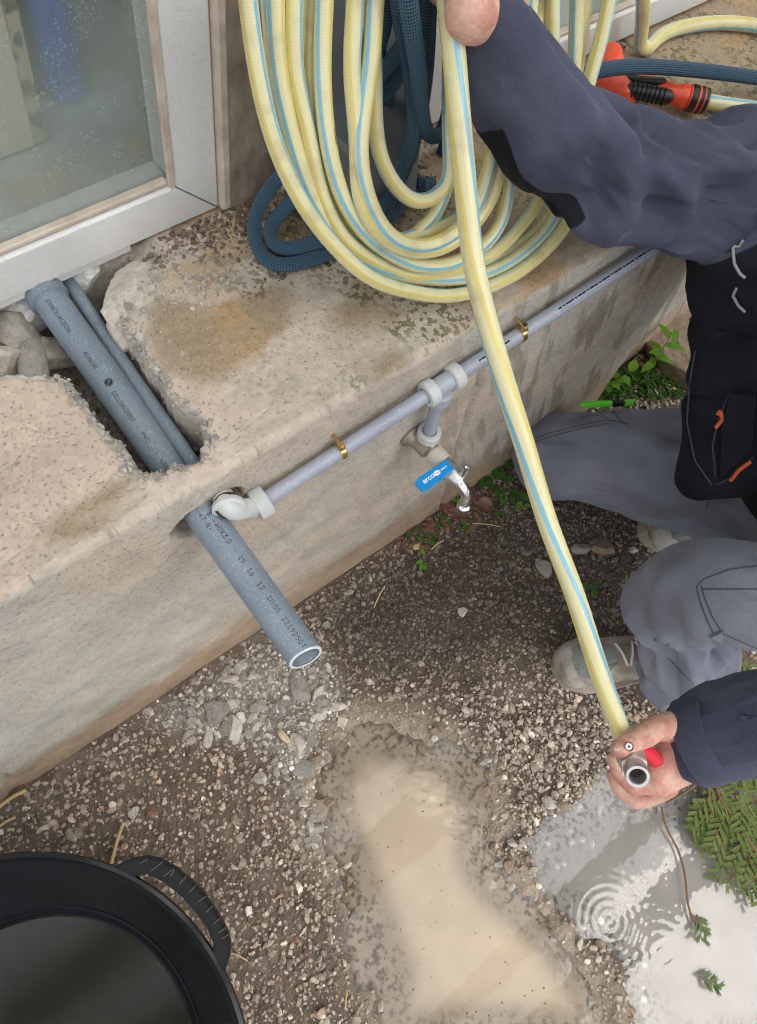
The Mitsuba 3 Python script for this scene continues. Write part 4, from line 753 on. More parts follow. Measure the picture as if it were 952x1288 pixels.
# --- jacket
jb = [hull((J['shR'], .078), (PD(905, 234, .84), .066)), hull((PD(905, 234, .84), .066), (PD(820, 232, .78), .057)), hull((PD(820, 232, .78), .057), (J['elR'] , .053)), hull((J['elR'], .053), (PD(680, 152, .655), .047)), hull((PD(680, 152, .655), .047), (PD(636, 85, .61), .041)), hull((PD(636, 85, .61), .041), (PD(620, 56, .59), .038)),
      hull((J['wrL'] + (J['elL'] - J['wrL']) * .06, .040), (PD(945, 906, .69), .046)), hull((PD(945, 906, .69), .046), (J['elL'], .062)), hull((J['elL'], .064), (J['shL'], .078)),
      hull((J['shR'], .085), (J['shL'], .085), (J['chest'] + A(.05, .02, 0), .15)), hull((J['chest'], .145), (J['belly'], .135)), hull((J['belly'], .135), (J['pelv'] + A(.02, .01, .05), .140)), hull((J['neck'] + A(0, 0, -.03), .08), (J['neck'] + A(0, 0, .02), .068)),
      hull((P(889, 520, .42), .035), (P(882, 600, .37), .030), (J['belly'], .10)), hull((PD(925, 285, .87), .05), (P(925, 360, .56), .05), (J['chest'], .12)), hull((PD(925, 285, .87), .05), (J['shR'], .08), (J['chest'], .12)), hull((P(935, 360, .56), .04), (P(895, 470, .46), .035), (J['chest'], .10))]
jk = body(jb, 0.0055, 10)
jk = fold(jk, [('shR', 'elR', .014, .018, 22, 1.7), ('elR', PD(618, 56, .605), .016, .005, 19, 2.6), ('wrL', 'elL', .005, .011, 26, 1.5), ('elL', 'shL', .005, .005, 24, 1), ('chest', 'belly', .005, .006, 14, 1.2), ('belly', 'pelv', .006, .006, 16, 1.2)], 80)
# split into navy sleeves and black body by where a face lies
def seg_d(p, a, b): w = b - a; t = np.clip(((p - a) @ w) / (w @ w), 0, 1); return np.linalg.norm(p - a - t[:, None] * w, axis=1)
fc = jk.triangles_center
armR = np.minimum(seg_d(fc, PD(925, 231, .868), J['elR']), seg_d(fc, J['elR'], PD(612, 52, .6))); armL = np.minimum(seg_d(fc, J['wrL'], J['elL']), seg_d(fc, J['elL'], J['elL'] * .6 + J['shL'] * .4))
w1 = PD(618, 56, .605) - J['elR']; 
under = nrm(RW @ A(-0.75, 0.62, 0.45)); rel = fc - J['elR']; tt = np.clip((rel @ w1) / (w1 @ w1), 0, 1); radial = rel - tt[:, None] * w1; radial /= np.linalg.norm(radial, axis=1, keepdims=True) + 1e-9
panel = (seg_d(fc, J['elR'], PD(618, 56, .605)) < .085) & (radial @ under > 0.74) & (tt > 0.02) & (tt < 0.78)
sleeve = ((armR < .092) | (armL < .09)) & ~panel & ~((fc - PD(925, 231, .868)) @ nrm(J['shR'] - J['elR']) > .03)
def sub(m, mask): 
    f = m.faces[mask]; u_, inv = np.unique(f, return_inverse=True); s = mesh(np.asarray(m.vertices)[u_], inv.reshape(-1, 3)); return s, u_
def addsub(key, m, mask, mat, parent):
    s, u_ = sub(m, mask); n = np.asarray(m.vertex_normals)[u_]
    key = name_of(parent + '__' + key); path_ = meshkit.write_ply(s, True, normals=n); scene[key] = {'type': 'ply', 'filename': path_, 'face_normals': False, 'bsdf': {'type': 'ref', 'id': mat}}; return key
comp_ok = sleeve
fv = np.asarray(jk.vertices)
aR = np.minimum(seg_d(fv, PD(925, 231, .868), J['elR']), seg_d(fv, J['elR'], PD(612, 52, .6))) - .092; aL = np.minimum(seg_d(fv, J['wrL'], J['elL']), seg_d(fv, J['elL'], J['elL'] * .6 + J['shL'] * .4)) - .09
bodyf = np.maximum(np.minimum(aR, aL), (fv - PD(925, 231, .868)) @ nrm(J['shR'] - J['elR']) - .03) / .006
rel = fv - J['elR']; tt = np.clip((rel @ w1) / (w1 @ w1), 0, 1); radial = rel - tt[:, None] * w1; radial /= np.linalg.norm(radial, axis=1, keepdims=True) + 1e-9
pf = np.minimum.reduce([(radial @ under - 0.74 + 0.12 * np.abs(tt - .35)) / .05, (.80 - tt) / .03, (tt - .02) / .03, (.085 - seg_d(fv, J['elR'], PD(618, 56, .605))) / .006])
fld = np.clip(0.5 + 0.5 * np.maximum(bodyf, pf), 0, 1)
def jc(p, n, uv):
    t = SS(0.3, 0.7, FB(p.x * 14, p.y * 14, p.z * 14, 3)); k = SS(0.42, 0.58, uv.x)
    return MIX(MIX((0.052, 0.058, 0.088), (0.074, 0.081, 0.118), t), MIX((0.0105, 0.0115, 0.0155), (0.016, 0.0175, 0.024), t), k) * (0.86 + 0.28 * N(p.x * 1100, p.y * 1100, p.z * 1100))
bump('jacket_cloth', mikit.proc(jc), lambda p, n, uv: 0.0006 * FB(p.x * 480, p.y * 480, p.z * 480, 2) + 0.0008 * FB(p.x * 120, p.y * 120, p.z * 120, 2), rough=0.95, sheen=0.5, specular=0.15)
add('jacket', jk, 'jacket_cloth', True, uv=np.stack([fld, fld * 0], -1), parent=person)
def cuff(c, ax, r0, sx):
    u, v, w = basis(ax); m = lathe([(r0 - .004, .030), (r0 + .001, .030), (r0 + .0025, .012), (r0 + .0015, .001), (r0 - .001, 0), (r0 - .004, .002), (r0 - .006, .02)], 48, (0, 0, 0), (0, 0, 1)); m.vertices = c + m.vertices[:, :1] * u * sx[0] + m.vertices[:, 1:2] * v * sx[1] + m.vertices[:, 2:] * w; return m
add('cuff', cuff(J['wrL'] + (J['elL'] - J['wrL']) * .0, J['elL'] - J['wrL'], .0415, (1, 1)), 'navy_fleece', 50, parent=person)
# pocket flaps, zips and cords on the front
pri('zip_orange', (0.62, 0.10, 0.03), 0.5); pri('cord_grey', (0.30, 0.31, 0.33), 0.6)
for l in ([(902, 522), (906, 517), (909, 528), (900, 538)], [(918, 603), (930, 590), (944, 580)]):
    t = surf_line(jk, l[:2] if False else l, 0.0028, 0.003, 24)
    if t is not None: add('zip_pull', t, 'zip_orange', 40, parent=person)
for l in ([(932, 300), (922, 314), (924, 330), (931, 342), (937, 347)], [(927, 360), (924, 370), (931, 382), (939, 390)]):
    t = surf_line(jk, l, 0.0017, 0.0035, 30)
    if t is not None: add('hood_cord', t, 'cord_grey', 40, parent=person)
seams('jacket_seam', jk, [[(875, 440), (868, 480), (864, 530), (874, 580), (895, 610)], [(918, 492), (903, 530), (896, 560), (900, 600)], [(900, 610), (920, 600), (948, 575)]], 'seam_dark', 0.0014)
def flap(corners, key, mat, th=0.006):
    patch_quad(jk, corners, th, key, mat)
flap([(918, 490), (951, 492), (951, 560), (922, 585), (905, 600), (908, 540)], 'pocket_panel', 'black_shell', 0.010)
# --- body: one continuous skin
R_ = lambda pts: [hull(a, b) for a, b in zip(pts[:-1], pts[1:])]
wl = lambda u, v, d: PD(u, v, d)
palmL = hull((wl(858, 918, .715), .0175), (wl(868, 958, .725), .0190), (wl(826, 985, .705), .0135), (wl(836, 1000 - 22, .735), .0140))
bonesL = [palmL, hull((wl(858, 918, .715), .018), (wl(868, 958, .725), .0195), (J['wrL'] + (J['elL'] - J['wrL']) * .15, .026)),
          # thumb, over the top of the valve
          *R_([(wl(856, 920, .712), .0165), (wl(842, 914, .703), .0150), (wl(824, 917, .690), .0118), (wl(812, 924, .682), .0120), (wl(797, 932, .672), .0100), (wl(781, 941, .663), .0092)]),
          # index, round below the valve and back up on its far side
          *R_([(wl(828, 985, .705), .0130), (wl(812, 986, .706), .0100), (wl(798, 987, .710), .0108), (wl(781, 974, .718), .0088), (wl(774, 955, .714), .0082)]),
          *R_([(wl(838, 988, .726), .0125), (wl(814, 1003, .736), .0100), (wl(800, 1004, .740), .0108), (wl(781, 993, .746), .0090), (wl(773, 975, .742), .0082)]),
          *R_([(wl(846, 975, .750), .0125), (wl(815, 985, .766), .0105), (wl(794, 968, .772), .0092), (wl(792, 948, .765), .0080)]),
          *R_([(wl(853, 968, .765), .0110), (wl(828, 976, .785), .0090), (wl(808, 962, .790), .0080), (wl(806, 946, .782), .0072)])]
w2 = J['wrR']
bonesR = [hull((PD(622, 30, .592), .026), (PD(598, 8, .575), .020), (PD(585, -38, .555), .017), (PD(640, -30, .575), .020), (PD(628, 10, .585), .024)), hull((PD(622, 30, .592), .024), (PD(606, 36, .585), .018), (PD(636, 84, .61), .026)),
          *R_([(PD(602, 22, .565), .0200), (PD(590, 20, .55), .0195), (PD(580, -20, .537), .0130), (PD(560, -52, .532), .0100)]),
          *R_([(PD(590, -45, .560), .014), (PD(558, -58, .592), .011), (PD(540, -30, .600), .010), (PD(552, -8, .597), .009)]),
          *R_([(PD(600, -50, .575), .014), (PD(562, -66, .61), .011), (PD(540, -48, .615), .010), (PD(552, -24, .61), .009)]),
          *R_([(PD(612, -50, .590), .013), (PD(578, -80, .62), .010), (PD(548, -74, .63), .009), (PD(552, -50, .625), .008)]),
          *R_([(PD(624, -44, .60), .012), (PD(596, -86, .63), .009), (PD(566, -92, .64), .008), (PD(560, -70, .635), .007)])]
hd = J['head']; hf = nrm(A(-.85, .35, -.38)); hs_ = nrm(np.cross(A(0, 0, 1), hf)); hu = np.cross(hf, hs_)
hp_ = lambda f, s, u: hd + hf * f + hs_ * s + hu * u
headb = [hull((hp_(.01, 0, .03), (.082)), (hp_(-.025, 0, .02), .082), (hp_(.045, 0, -.07), .045)), hull((hp_(.045, .025, -.07), .028), (hp_(.045, -.025, -.07), .028), (hp_(.075, 0, -.10), .016)), hull((hp_(.088, 0, .0), .010), (hp_(.108, 0, -.032), .012), (hp_(.092, .013, -.036), .009), (hp_(.092, -.013, -.036), .009)),
         hull((hp_(.090, .020, -.066), .006), (hp_(.090, -.020, -.066), .006), (hp_(.094, 0, -.064), .007)), hull((hp_(.082, .032, .018), .010), (hp_(.086, -.032, .018), .010)),
         hull((hp_(-.005, .080, .015), .012), (hp_(-.015, .084, -.03), .010), (hp_(-.02, .09, .01), .010)), hull((hp_(-.005, -.080, .015), .012), (hp_(-.015, -.084, -.03), .010), (hp_(-.02, -.09, .01), .010)), hull((hp_(-.01, 0, -.05), .055), (J['neck'] + A(0, 0, -.04), .058))]
core = [hull((J['neck'] + A(0, 0, -.05), .055), (J['chest'], .10)), hull((J['chest'], .11), (J['pelv'], .10)), hull((J['chest'], .08), (J['shR'] + A(.03, 0, -.02), .035)), hull((J['chest'], .09), (J['shL'], .045)), hull((J['shR'] + A(.03, 0, -.02), .035), (PD(880, 236, .83), .028)), hull((PD(880, 236, .83), .028), (PD(820, 232, .78), .028)), hull((PD(820, 232, .78), .028), (J['elR'], .028)), hull((J['elR'], .028), (PD(680, 152, .655), .026)), hull((PD(680, 152, .655), .026), (PD(636, 84, .61), .026)), hull((J['shL'], .045), (J['elL'], .036)), hull((J['elL'], .036), (J['wrL'] + (J['elL'] - J['wrL']) * .15, .026)),
        hull((J['pelv'], .09), (J['hipL'], .07)), hull((J['hipL'], .06), (J['kneL'] + A(.03, 0, 0), .034)), hull((J['kneL'] + A(.03, 0, 0), .034), (J['kneL'] + A(.03, 0, -.13), .032)), hull((J['kneL'] + A(.03, 0, -.13), .032), (J['ankL'] + A(.02, 0, 0), .030)), hull((J['ankL'] + A(.02, 0, 0), .030), (P(800, 838, .035), .020)), hull((J['pelv'], .09), (J['hipR'], .07)), hull((J['hipR'], .06), (P(765, 575, .14), .04)), hull((P(765, 575, .14), .04), (J['kneR'] + A(.01, 0, 0), .034)), hull((J['kneR'] + A(.01, 0, 0), .034), (P(880, 640, .085), .03)), hull((P(880, 640, .085), .03), (J['ankR'], .026))]
bd_ = m3.Manifold.batch_boolean(bonesL + bonesR + headb + core, m3.OpType.Add).refine_to_length(0.0035)
o_ = bd_.to_mesh(); bdm = trimesh.Trimesh(o_.vert_properties[:, :3], o_.tri_verts); trimesh.smoothing.filter_taubin(bdm, iterations=7)
print('body tris', len(bdm.faces))
add('body', bdm, 'skin', True, parent=person)
# thumb nail and eyes, hair
tn = raycast(bdm, 777, 940)
if tn is not None:
    td = nrm(wl(781, 941, .663) - wl(797, 932, .672)); tw = np.cross(tn[1], td); sp_ = trimesh.creation.icosphere(2, 1.0); sp_.vertices = tn[0] - tn[1] * .0004 + sp_.vertices[:, :1] * td * .0058 + sp_.vertices[:, 1:2] * tw * .0046 + sp_.vertices[:, 2:] * tn[1] * .0012
    add('thumb_nail', sp_, 'nail', True, parent=person)
pri('eye_white', (0.75, 0.74, 0.72), 0.2)
for s_ in (1, -1): add('eye', trimesh.creation.icosphere(2, .0115).apply_translation(hp_(.080, .030 * s_, .004)), 'eye_white', True, parent=person)
hr_ = body([hull((hp_(-.005, 0, .045), .086), (hp_(-.04, 0, .02), .086), (hp_(-.05, 0, -.02), .070))], 0.008, 2)
hr_.vertices += hr_.vertex_normals * (0.006 * (meshkit.fbm(hr_.vertices * 60, 3, 4) - 0.4))[:, None]
hr_ = trimesh.intersections.slice_mesh_plane(hr_, nrm(-hf + 0.9 * hu), hp_(.055, 0, .02)); add('hair', hr_, 'hair', True, parent=person)
# --- shoes
pri('suede', mikit.proc(lambda p, n, uv: MIX((0.40, 0.385, 0.35), (0.24, 0.20, 0.15), SS(0.42, 0.7, FB(p.x * 26, p.y * 26, p.z * 26, 4))) * (0.8 + 0.4 * N(p.x * 700, p.y * 700, p.z * 700))), 0.85)
pri('toe_patch_mat', mikit.proc(lambda p, n, uv: MIX((0.22, 0.255, 0.245), (0.17, 0.17, 0.15), FB(p.x * 50, p.y * 50, p.z * 50, 3))), 0.7)
pri('sole_rubber', mikit.proc(lambda p, n, uv: MIX((0.46, 0.42, 0.36), (0.20, 0.15, 0.10), FB(p.x * 40, p.y * 40, p.z * 40, 4))), 0.7); pri('lace', (0.60, 0.60, 0.58), 0.8)
def shoe(toe, heel, pitch, dark=False):
    f = toe - heel; f[2] = 0; f = nrm(f); s = np.cross(A(0, 0, 1), f); M = np.array([f, s, A(0, 0, 1)])
    if pitch: M = M @ rot(s, pitch).T
    Q = lambda x, y, z: toe + (A(x - .0, y, z) @ M)          # x back from the toe is negative
    key = name_of('person__shoe')
    out = [(0, 0), (-.012, .030), (-.045, .046), (-.09, .048), (-.15, .038), (-.21, .036), (-.25, .030), (-.262, 0), (-.25, -.030), (-.21, -.036), (-.15, -.036), (-.09, -.044), (-.045, -.044), (-.012, -.028)]
    sm = shapely.geometry.Polygon(spline([(*o, 0) for o in out + out[:1]], 0.006)[:, :2])
    so = trimesh.creation.extrude_polygon(sm.buffer(0.001), 0.022, engine='earcut'); so.vertices = toe + (so.vertices + A(0, 0, -.004)) @ M
    up = [hull((Q(-.034, .012, .024), .030), (Q(-.034, -.010, .024), .029), (Q(-.09, 0, .040), .040)), hull((Q(-.09, 0, .040), .040), (Q(-.16, 0, .052), .036), (Q(-.20, 0, .03), .034)), hull((Q(-.16, 0, .052), .036), (Q(-.20, 0, .075), .035), (Q(-.228, 0, .03), .032))]
    um = m3.Manifold.batch_boolean(up, m3.OpType.Add)
    um = um.trim_by_plane(list(M[2]), float(toe @ M[2] + 0.006)).refine_to_length(0.006); o = um.to_mesh(); ut = trimesh.Trimesh(o.vert_properties[:, :3], o.tri_verts); trimesh.smoothing.filter_taubin(ut, iterations=6)
    scene[key + '__sole'] = mikit.ply(so, 'sole_rubber', smooth=40); scene[key + '__upper'] = mikit.ply(ut, 'suede', smooth=True)
    pts = []
    for x, y in [(-.030, .020), (-.026, 0), (-.030, -.020), (-.060, -.026), (-.082, -.010), (-.085, .010), (-.062, .028), (-.045, .026)]:
        pts.append(np.array([x, y]))
    tp_ = trimesh.creation.extrude_polygon(Polygon(pts).buffer(.006), 0.001, engine='earcut').subdivide_to_size(0.006)
    loc = (np.asarray(ut.vertices) - toe) @ M.T; from scipy.spatial import cKDTree
    top = loc[loc[:, 2] > 0.02]; kd = cKDTree(top[:, :2]); dd, ii = kd.query(tp_.vertices[:, :2], k=4); zz = top[ii, 2].mean(1)
    tp_.vertices = toe + np.c_[tp_.vertices[:, :2], zz + 0.0006 + tp_.vertices[:, 2]] @ M
    scene[key + '__toe_patch'] = mikit.ply(tp_, 'toe_patch_mat', smooth=30)
    for k in range(5):
        x = -.098 - k * .017; yy = np.linspace(-.020, .020, 9); d_, i_ = kd.query(np.c_[np.full(9, x) + (0.006 if k % 2 else -0.006) * yy / .02, yy], k=3); z_ = top[i_, 2].mean(1) + .0022
        kk = key + '__lace' + ('' if k == 0 else f'_{k:03d}'); scene[kk] = mikit.ply(tube(toe + np.c_[np.full(9, x) + (0.006 if k % 2 else -0.006) * yy / .02, yy, z_] @ M, .0024, 8)[0], 'lace', smooth=40)
    ln = []
    for sg in (-1, 1):
        q_ = [Q(-.165, .004 * sg, .092), Q(-.150, .016 * sg, .092), Q(-.128, .024 * sg, .080), Q(-.135, .030 * sg, .075), Q(-.155, .020 * sg, .086), Q(-.165, .004 * sg, .093)]; ln.append(tube(spline(q_, .003), .0020, 8)[0])
    scene[key + '__lace_bow'] = mikit.ply(cat_(ln), 'lace', smooth=40)
shoe(P(694, 840, .006), P(850, 828, .006), 0.0)
shoe(P(804, 672, .006), P(900, 664, .006), -0.5)
# green tool in the pocket
pri('tool_green', (0.10, 0.60, 0.03), 0.35); 
gt = thing('pocket_tool', 'bright green and black tool sticking out of the trouser leg pocket', 'tool')
def tp3(u, v, off): r_ = raycast(tr, u, v); return (r_[0] + r_[1] * off) if r_ is not None else P(u, v, .22)
q1, q2 = tp3(732, 509, .004), tp3(768, 507.5, .006); ax_t = nrm(q2 - q1); q3, q4, q5 = q2 + ax_t * .001, q2 + ax_t * .024, q2 + ax_t * .040
add('handle', body([hull((q1, .0035), (q1 + (q2 - q1) * .4, .0062)), hull((q1 + (q2 - q1) * .4, .0062), (q2, .0055))], .003, 3), 'tool_green', True, parent=gt)
add('grip', tube([q3, q4], .0055, 16)[0], 'gun_black', 40, parent=gt)
for k in range(3): add('grip_ring', tube([q3 + ax_t * (.005 + k * .006), q3 + ax_t * (.007 + k * .006)], .0066, 16)[0], 'gun_black', 40, parent=gt)
add('cap', tube([q4, q5], .0062, 18)[0], 'tool_green', 40, parent=gt)
# ---------------------------------------------------------------- the slatted canopy overhead (it shows in the water)
pri('old_timber', mikit.proc(lambda p, n, uv: MIX((0.16, 0.12, 0.085), (0.26, 0.20, 0.15), FB(p.x * 8, p.y * 50, p.z * 50, 3))), 0.8)
pg = thing('pergola', 'timber pergola over the yard whose slats darken the puddle reflection', 'pergola')
for y, w in ((-1.31, .15), (-1.01, .10), (-0.33, .24), (0.08, .22)):
    add('slat', box((-2.6, y - w / 2, 2.40), (3.4, y + w / 2, 2.44), 0.004), 'old_timber', parent=pg)
for x in (-2.3, 3.0):
    add('rafter', box((x - .04, -2.3, 2.44), (x + .04, 0.59, 2.56), 0.004), 'old_timber', parent=pg); add('post', box((x - .04, -2.3, -0.05), (x + .04, -2.22, 2.44), 0.004), 'old_timber', parent=pg)

# ---------------------------------------------------------------- single stones
def put_stone(u, v, size, mat, seed, label, cat='stone', group=None, z=None, sink=0.3, base='stone'):
    m = rock(size, seed); s = m.vertices[:, 2]; b = P(u, v, 0.0 if z is None else z)
    for _ in range(3):
        b = P(u, v, (float(gfun(b[None, :2])[0]) if z is None else z) + size[2] * 0.3)
    zz = (float(gfun(b[None, :2])[0]) if z is None else z) + size[2] * (0.5 - sink)
    m.vertices = m.vertices + [b[0], b[1], zz]
    return add(base, m, mat, 28, label=label, cat=cat, group=group)
S = .0014
put_stone(271, 899, (.046, .040, .022), 'rock_grey', 3, 'angular slate grey stone nearest the foot of the ledge among the pale rubble')
put_stone(295, 917, (.030, .042, .024), 'rock_pale', 12, 'pale stone just right of the angular slate grey stone')
put_stone(360, 929, (.030, .018, .014), 'rock_cream', 7, 'small cream yellow stone at the edge of the pale rubble')
put_stone(377, 866, (.044, .030, .018), 'rock_grey', 14, 'flat grey stone lying just below the mouth of the drain pipe')
put_stone(326, 888, (.036, .028, .016), 'rock_grey', 15, 'rounded grey stone in the middle of the pale rubble')
put_stone(324, 910, (.026, .022, .016), 'rock_pale', 21, 'whitish lump of mortar above the small cream yellow stone')
put_stone(384, 967, (.026, .034, .018), 'rock_grey', 16, 'oval grey stone at the left rim of the muddy puddle')
put_stone(327, 980, (.018, .018, .014), 'rock_pale', 31, 'whitish pebble left of the oval grey stone by the puddle')
put_stone(168, 1021, (.019, .016, .012), 'rock_pale', 17, 'smooth whitish pebble above the straw stalk by the tub')
put_stone(420, 630 + 58 * 0 + 83, (.016, .013, .010), 'rock_white', 18, 'white chip against the foot of the ledge') if False else None
put_stone(683, 714, (.034, .026, .020), 'rock_grey', 4, 'pitted grey stone half hidden by the straight yellow hose')
put_stone(733, 692, (.040, .030, .024), 'rock_grey', 5, 'grey brown stone in front of the rear shoe, left one of the pair')
put_stone(757, 690, (.032, .040, .024), 'rock_brown', 6, 'brown stone in front of the rear shoe, right one of the pair')
put_stone(797, 692, (.018, .018, .014), 'rock_pale', 8, 'small round pale pebble beside the toe of the rear shoe')
put_stone(862, 880, (.075, .048, .036), 'rock_pale', 9, 'large pale stone with a brown top beside the front trouser cuff')
put_stone(690, 1012, (.026, .020, .016), 'rock_pale', 10, 'pale pebble at the edge of the clean gravel')
put_stone(752, 1052, (.018, .030, .016), 'rock_cream', 11, 'cream stone standing in the shallow puddle below the valve')
put_stone(742, 770, (.016, .013, .012), 'rock_white', 19, 'small white stone in the dark soil left of the front knee')
put_stone(583, 640 + 128, (.020, .018, .014), 'rock_pale', 22, 'pale stone lying in the dark soil below the tap')
k = 0
r_ = np.random.default_rng(77)
while k < 60:                                           # loose rubble one could pick up
    u, v = r_.uniform(215, 450), r_.uniform(830, 1080)
    xy = P(u, v)[:2][None]
    if zone_masks(xy)[1][0] < 0.5 or sdist(mud, xy)[0] > 0.004: continue
    s = .009 + .014 * r_.uniform() ** 2; mt_ = str(r_.choice(['rock_grey', 'rock_pale'])); lb_ = {'rock_grey': 'loose grey lump of rubble below the drain pipe', 'rock_pale': 'loose whitish lump of rubble below the drain pipe'}[mt_]; put_stone(u, v, (s * r_.uniform(1, 1.6), s, s * .6), mt_, 200 + k, lb_, 'rubble', lb_.replace('lump', 'lumps'), base='rubble'); k += 1
k = 0
while k < 46:                                           # pebbles along the water
    u, v = r_.uniform(390, 800), r_.uniform(900, 1290); xy = P(u, v)[:2][None]; d = max(sdist(mud, xy)[0], sdist(clear, xy)[0])
    if not (-0.02 < d < 0.03): continue
    s = r_.uniform(.009, .019); mt_ = str(r_.choice(['rock_grey', 'rock_pale', 'rock_brown'])); put_stone(u, v, (s * r_.uniform(1, 1.5), s, s * .7), mt_, 300 + k, {'rock_grey': 'wet grey pebble at the rim of the puddles', 'rock_pale': 'wet pale pebble at the rim of the puddles', 'rock_brown': 'wet brown pebble at the rim of the puddles'}[mt_], 'pebble', {'rock_grey': 'wet grey pebbles at the puddle rim', 'rock_pale': 'wet pale pebbles at the puddle rim', 'rock_brown': 'wet brown pebbles at the puddle rim'}[mt_], base='pebble'); k += 1
# root-like rock past the end of the ledge
rk = rock((.13, .22, .12), 40, 10, 4, 0.10); rk.vertices = rk.vertices + P(848, 440, 0.06); add('boulder', rk, 'rock_brown', 40, label='knobbly brown rock past the end of the ledge beside the jacket', cat='rock')
rk = rock((.05, .09, .10), 41, 10, 3, 0.08); rk.vertices = rk.vertices + P(838, 394, 0.07); add('boulder', rk, 'rock_dark', 40, label='upright dark grey stone behind the knobbly brown rock', cat='rock')

# ---------------------------------------------------------------- broken concrete in and around the channel
for u, v, z, s, m_, sd, lb in [(102, 350, .585, (.075, .05, .05), 'rock_white', 51, 'white lump of broken mortar under the door right of the thin pipe'), (14, 392, .575, (.09, .07, .06), 'rock_white', 52, 'white lump of broken concrete at the left edge under the door'),
                               (22, 432, .572, (.06, .05, .05), 'rock_grey', 53, 'grey broken lump below the white lump at the left edge'), (68, 448, .560, (.065, .045, .045), 'rock_grey', 54, 'grey broken lump against the left side of the thick pipe'), (4, 452, .585, (.05, .03, .04), 'rock_pale', 55, 'pale flat chunk lying at the left rim of the channel'),
                               (45, 462, .56, (.07, .035, .04), 'rock_grey', 58, 'long grey chunk wedged under the left rim of the channel'), (163, 372, .612, (.075, .060, .022), 'rock_pale', 56, 'big loose slab of pale concrete right of the channel head'), (152, 412, .598, (.040, .050, .035), 'rock_pale', 57, 'cracked pale chunk on the right rim of the channel')]:
    mm = rock(s, sd, 12, 3, 0.07); mm.vertices = mm.vertices + P(u, v, z); add('concrete_chunk', mm, m_, 25, label=lb, cat='chunk')
topz = lambda xy: LZF(xy)
_lv = LM.vertices; _m = (_lv[:, 1] > 0.33) & (_lv[:, 0] > -0.15) & (_lv[:, 0] < 0.9)
from scipy.spatial import cKDTree
_kd = cKDTree(_lv[_m][:, :2]); _lz = _lv[_m][:, 2]
def LZF(xy): return _lz[_kd.query(xy)[1]]
def dens_top(xy):
    p3 = np.c_[xy, xy[:, 0] * 0]; n = meshkit.fbm(p3 * 14, 3, 61); n2 = meshkit.fbm(p3 * 7, 2, 62)
    d = sst(0.50, 0.585, xy[:, 1] + 0.10 * (n - 0.5)) * (xy[:, 0] > 0.13) * (xy[:, 0] < 0.55) * np.clip(0.55 + n2, 0, 1)
    d = np.maximum(d, 0.35 * sst(0.445, 0.50, xy[:, 1] + 0.05 * (n - .5)) * sst(0.26, 0.30, xy[:, 0]) * (xy[:, 0] < 0.5))
    d = np.maximum(d, 0.9 * sst(0.555, 0.573, xy[:, 1] + 0.03 * (n - .5)) * (xy[:, 0] > 0.5) * (xy[:, 0] < 1.2) * (n2 > 0.35))
    return np.where(sdist(cut, xy) > -0.002, 0, d) * (xy[:, 1] < 0.588)
def colour_top(r, xy):
    t = r.uniform(size=(len(xy), 1)); c = np.array([0.08, 0.055, 0.04]) * (1 - t) + np.array([0.24, 0.18, 0.135]) * t
    pale = (sst(0.28, 0.2, xy[:, 0]) * sst(0.57, 0.53, xy[:, 1]))[:, None]; c = c * (1 - pale) + pale * np.array([0.42, 0.39, 0.34]) * (0.7 + 0.5 * t)
    return np.where(r.uniform(size=(len(xy), 1)) < 0.08, [[0.48, 0.44, 0.38]], c)
scatter('crumbs', 15000, (0.12, 1.2, 0.44, 0.59), lambda r, xy: np.clip(np.exp(r.normal(math.log(.0042), .42, len(xy))), .002, .014), dens_top, colour_top, 'dark crumbs of soil and grit on the ledge beneath the doors', zf=LZF, seed=5)
def dens_cut(xy):
    s = sdist(cut, xy); p3 = np.c_[xy, xy[:, 0] * 0]; n = meshkit.fbm(p3 * 25, 2, 63)
    d = np.where(s > 0, 0.35, 0) + 0.75 * (np.abs(s + 0.004) < 0.012) * (xy[:, 0] > 0.03) + 0.65 * sst(-0.05, -0.01, s) * (s < 0) * sst(0.13, 0.17, xy[:, 0]) * (n > 0.42)
    return d * (xy[:, 1] > 0.325)
def colour_cut(r, xy):
    t = r.uniform(size=(len(xy), 1)); s = sdist(cut, xy)[:, None]; a = np.array([0.36, 0.335, 0.295]) * (0.65 + 0.6 * t); b = np.array([0.19, 0.155, 0.12]) * (0.5 + 0.9 * t)
    return np.where(s > 0.008, np.where(r.uniform(size=(len(xy), 1)) < .25, a, b), a)
scatter('concrete_grit', 15000, (-0.15, 0.34, 0.32, 0.60), lambda r, xy: np.clip(np.exp(r.normal(math.log(.0040), .45, len(xy))), .0018, .013), dens_cut, colour_cut, 'crumbled concrete grit in and round the chiselled channel', zf=LZF, sink=0.35, seed=6)

# ---------------------------------------------------------------- plants, leaves and straw
def leaf_mat(key, a, b): 
    scene[key] = {'type': 'principledthin', 'base_color': mikit.proc(lambda p, n, uv: MIX(a, b, FB(p.x * 70, p.y * 70, p.z * 70, 2))), 'roughness': 0.5, 'diff_trans': 0.6, 'spec_trans': 0.0}
leaf_mat('leaf_fresh', (0.10, 0.25, 0.03), (0.19, 0.36, 0.05)); leaf_mat('leaf_dark', (0.05, 0.13, 0.025), (0.09, 0.20, 0.04)); leaf_mat('leaf_lime', (0.22, 0.40, 0.06), (0.30, 0.48, 0.09))
leaf_mat('cypress_green', (0.13, 0.185, 0.055), (0.235, 0.29, 0.105)); leaf_mat('cypress_grey', (0.14, 0.20, 0.09), (0.20, 0.27, 0.13))
pri('stem_green', (0.16, 0.22, 0.06), 0.6); pri('twig_brown', (0.17, 0.10, 0.05), 0.7); pri('straw_tan', (0.55, 0.40, 0.19), 0.6)
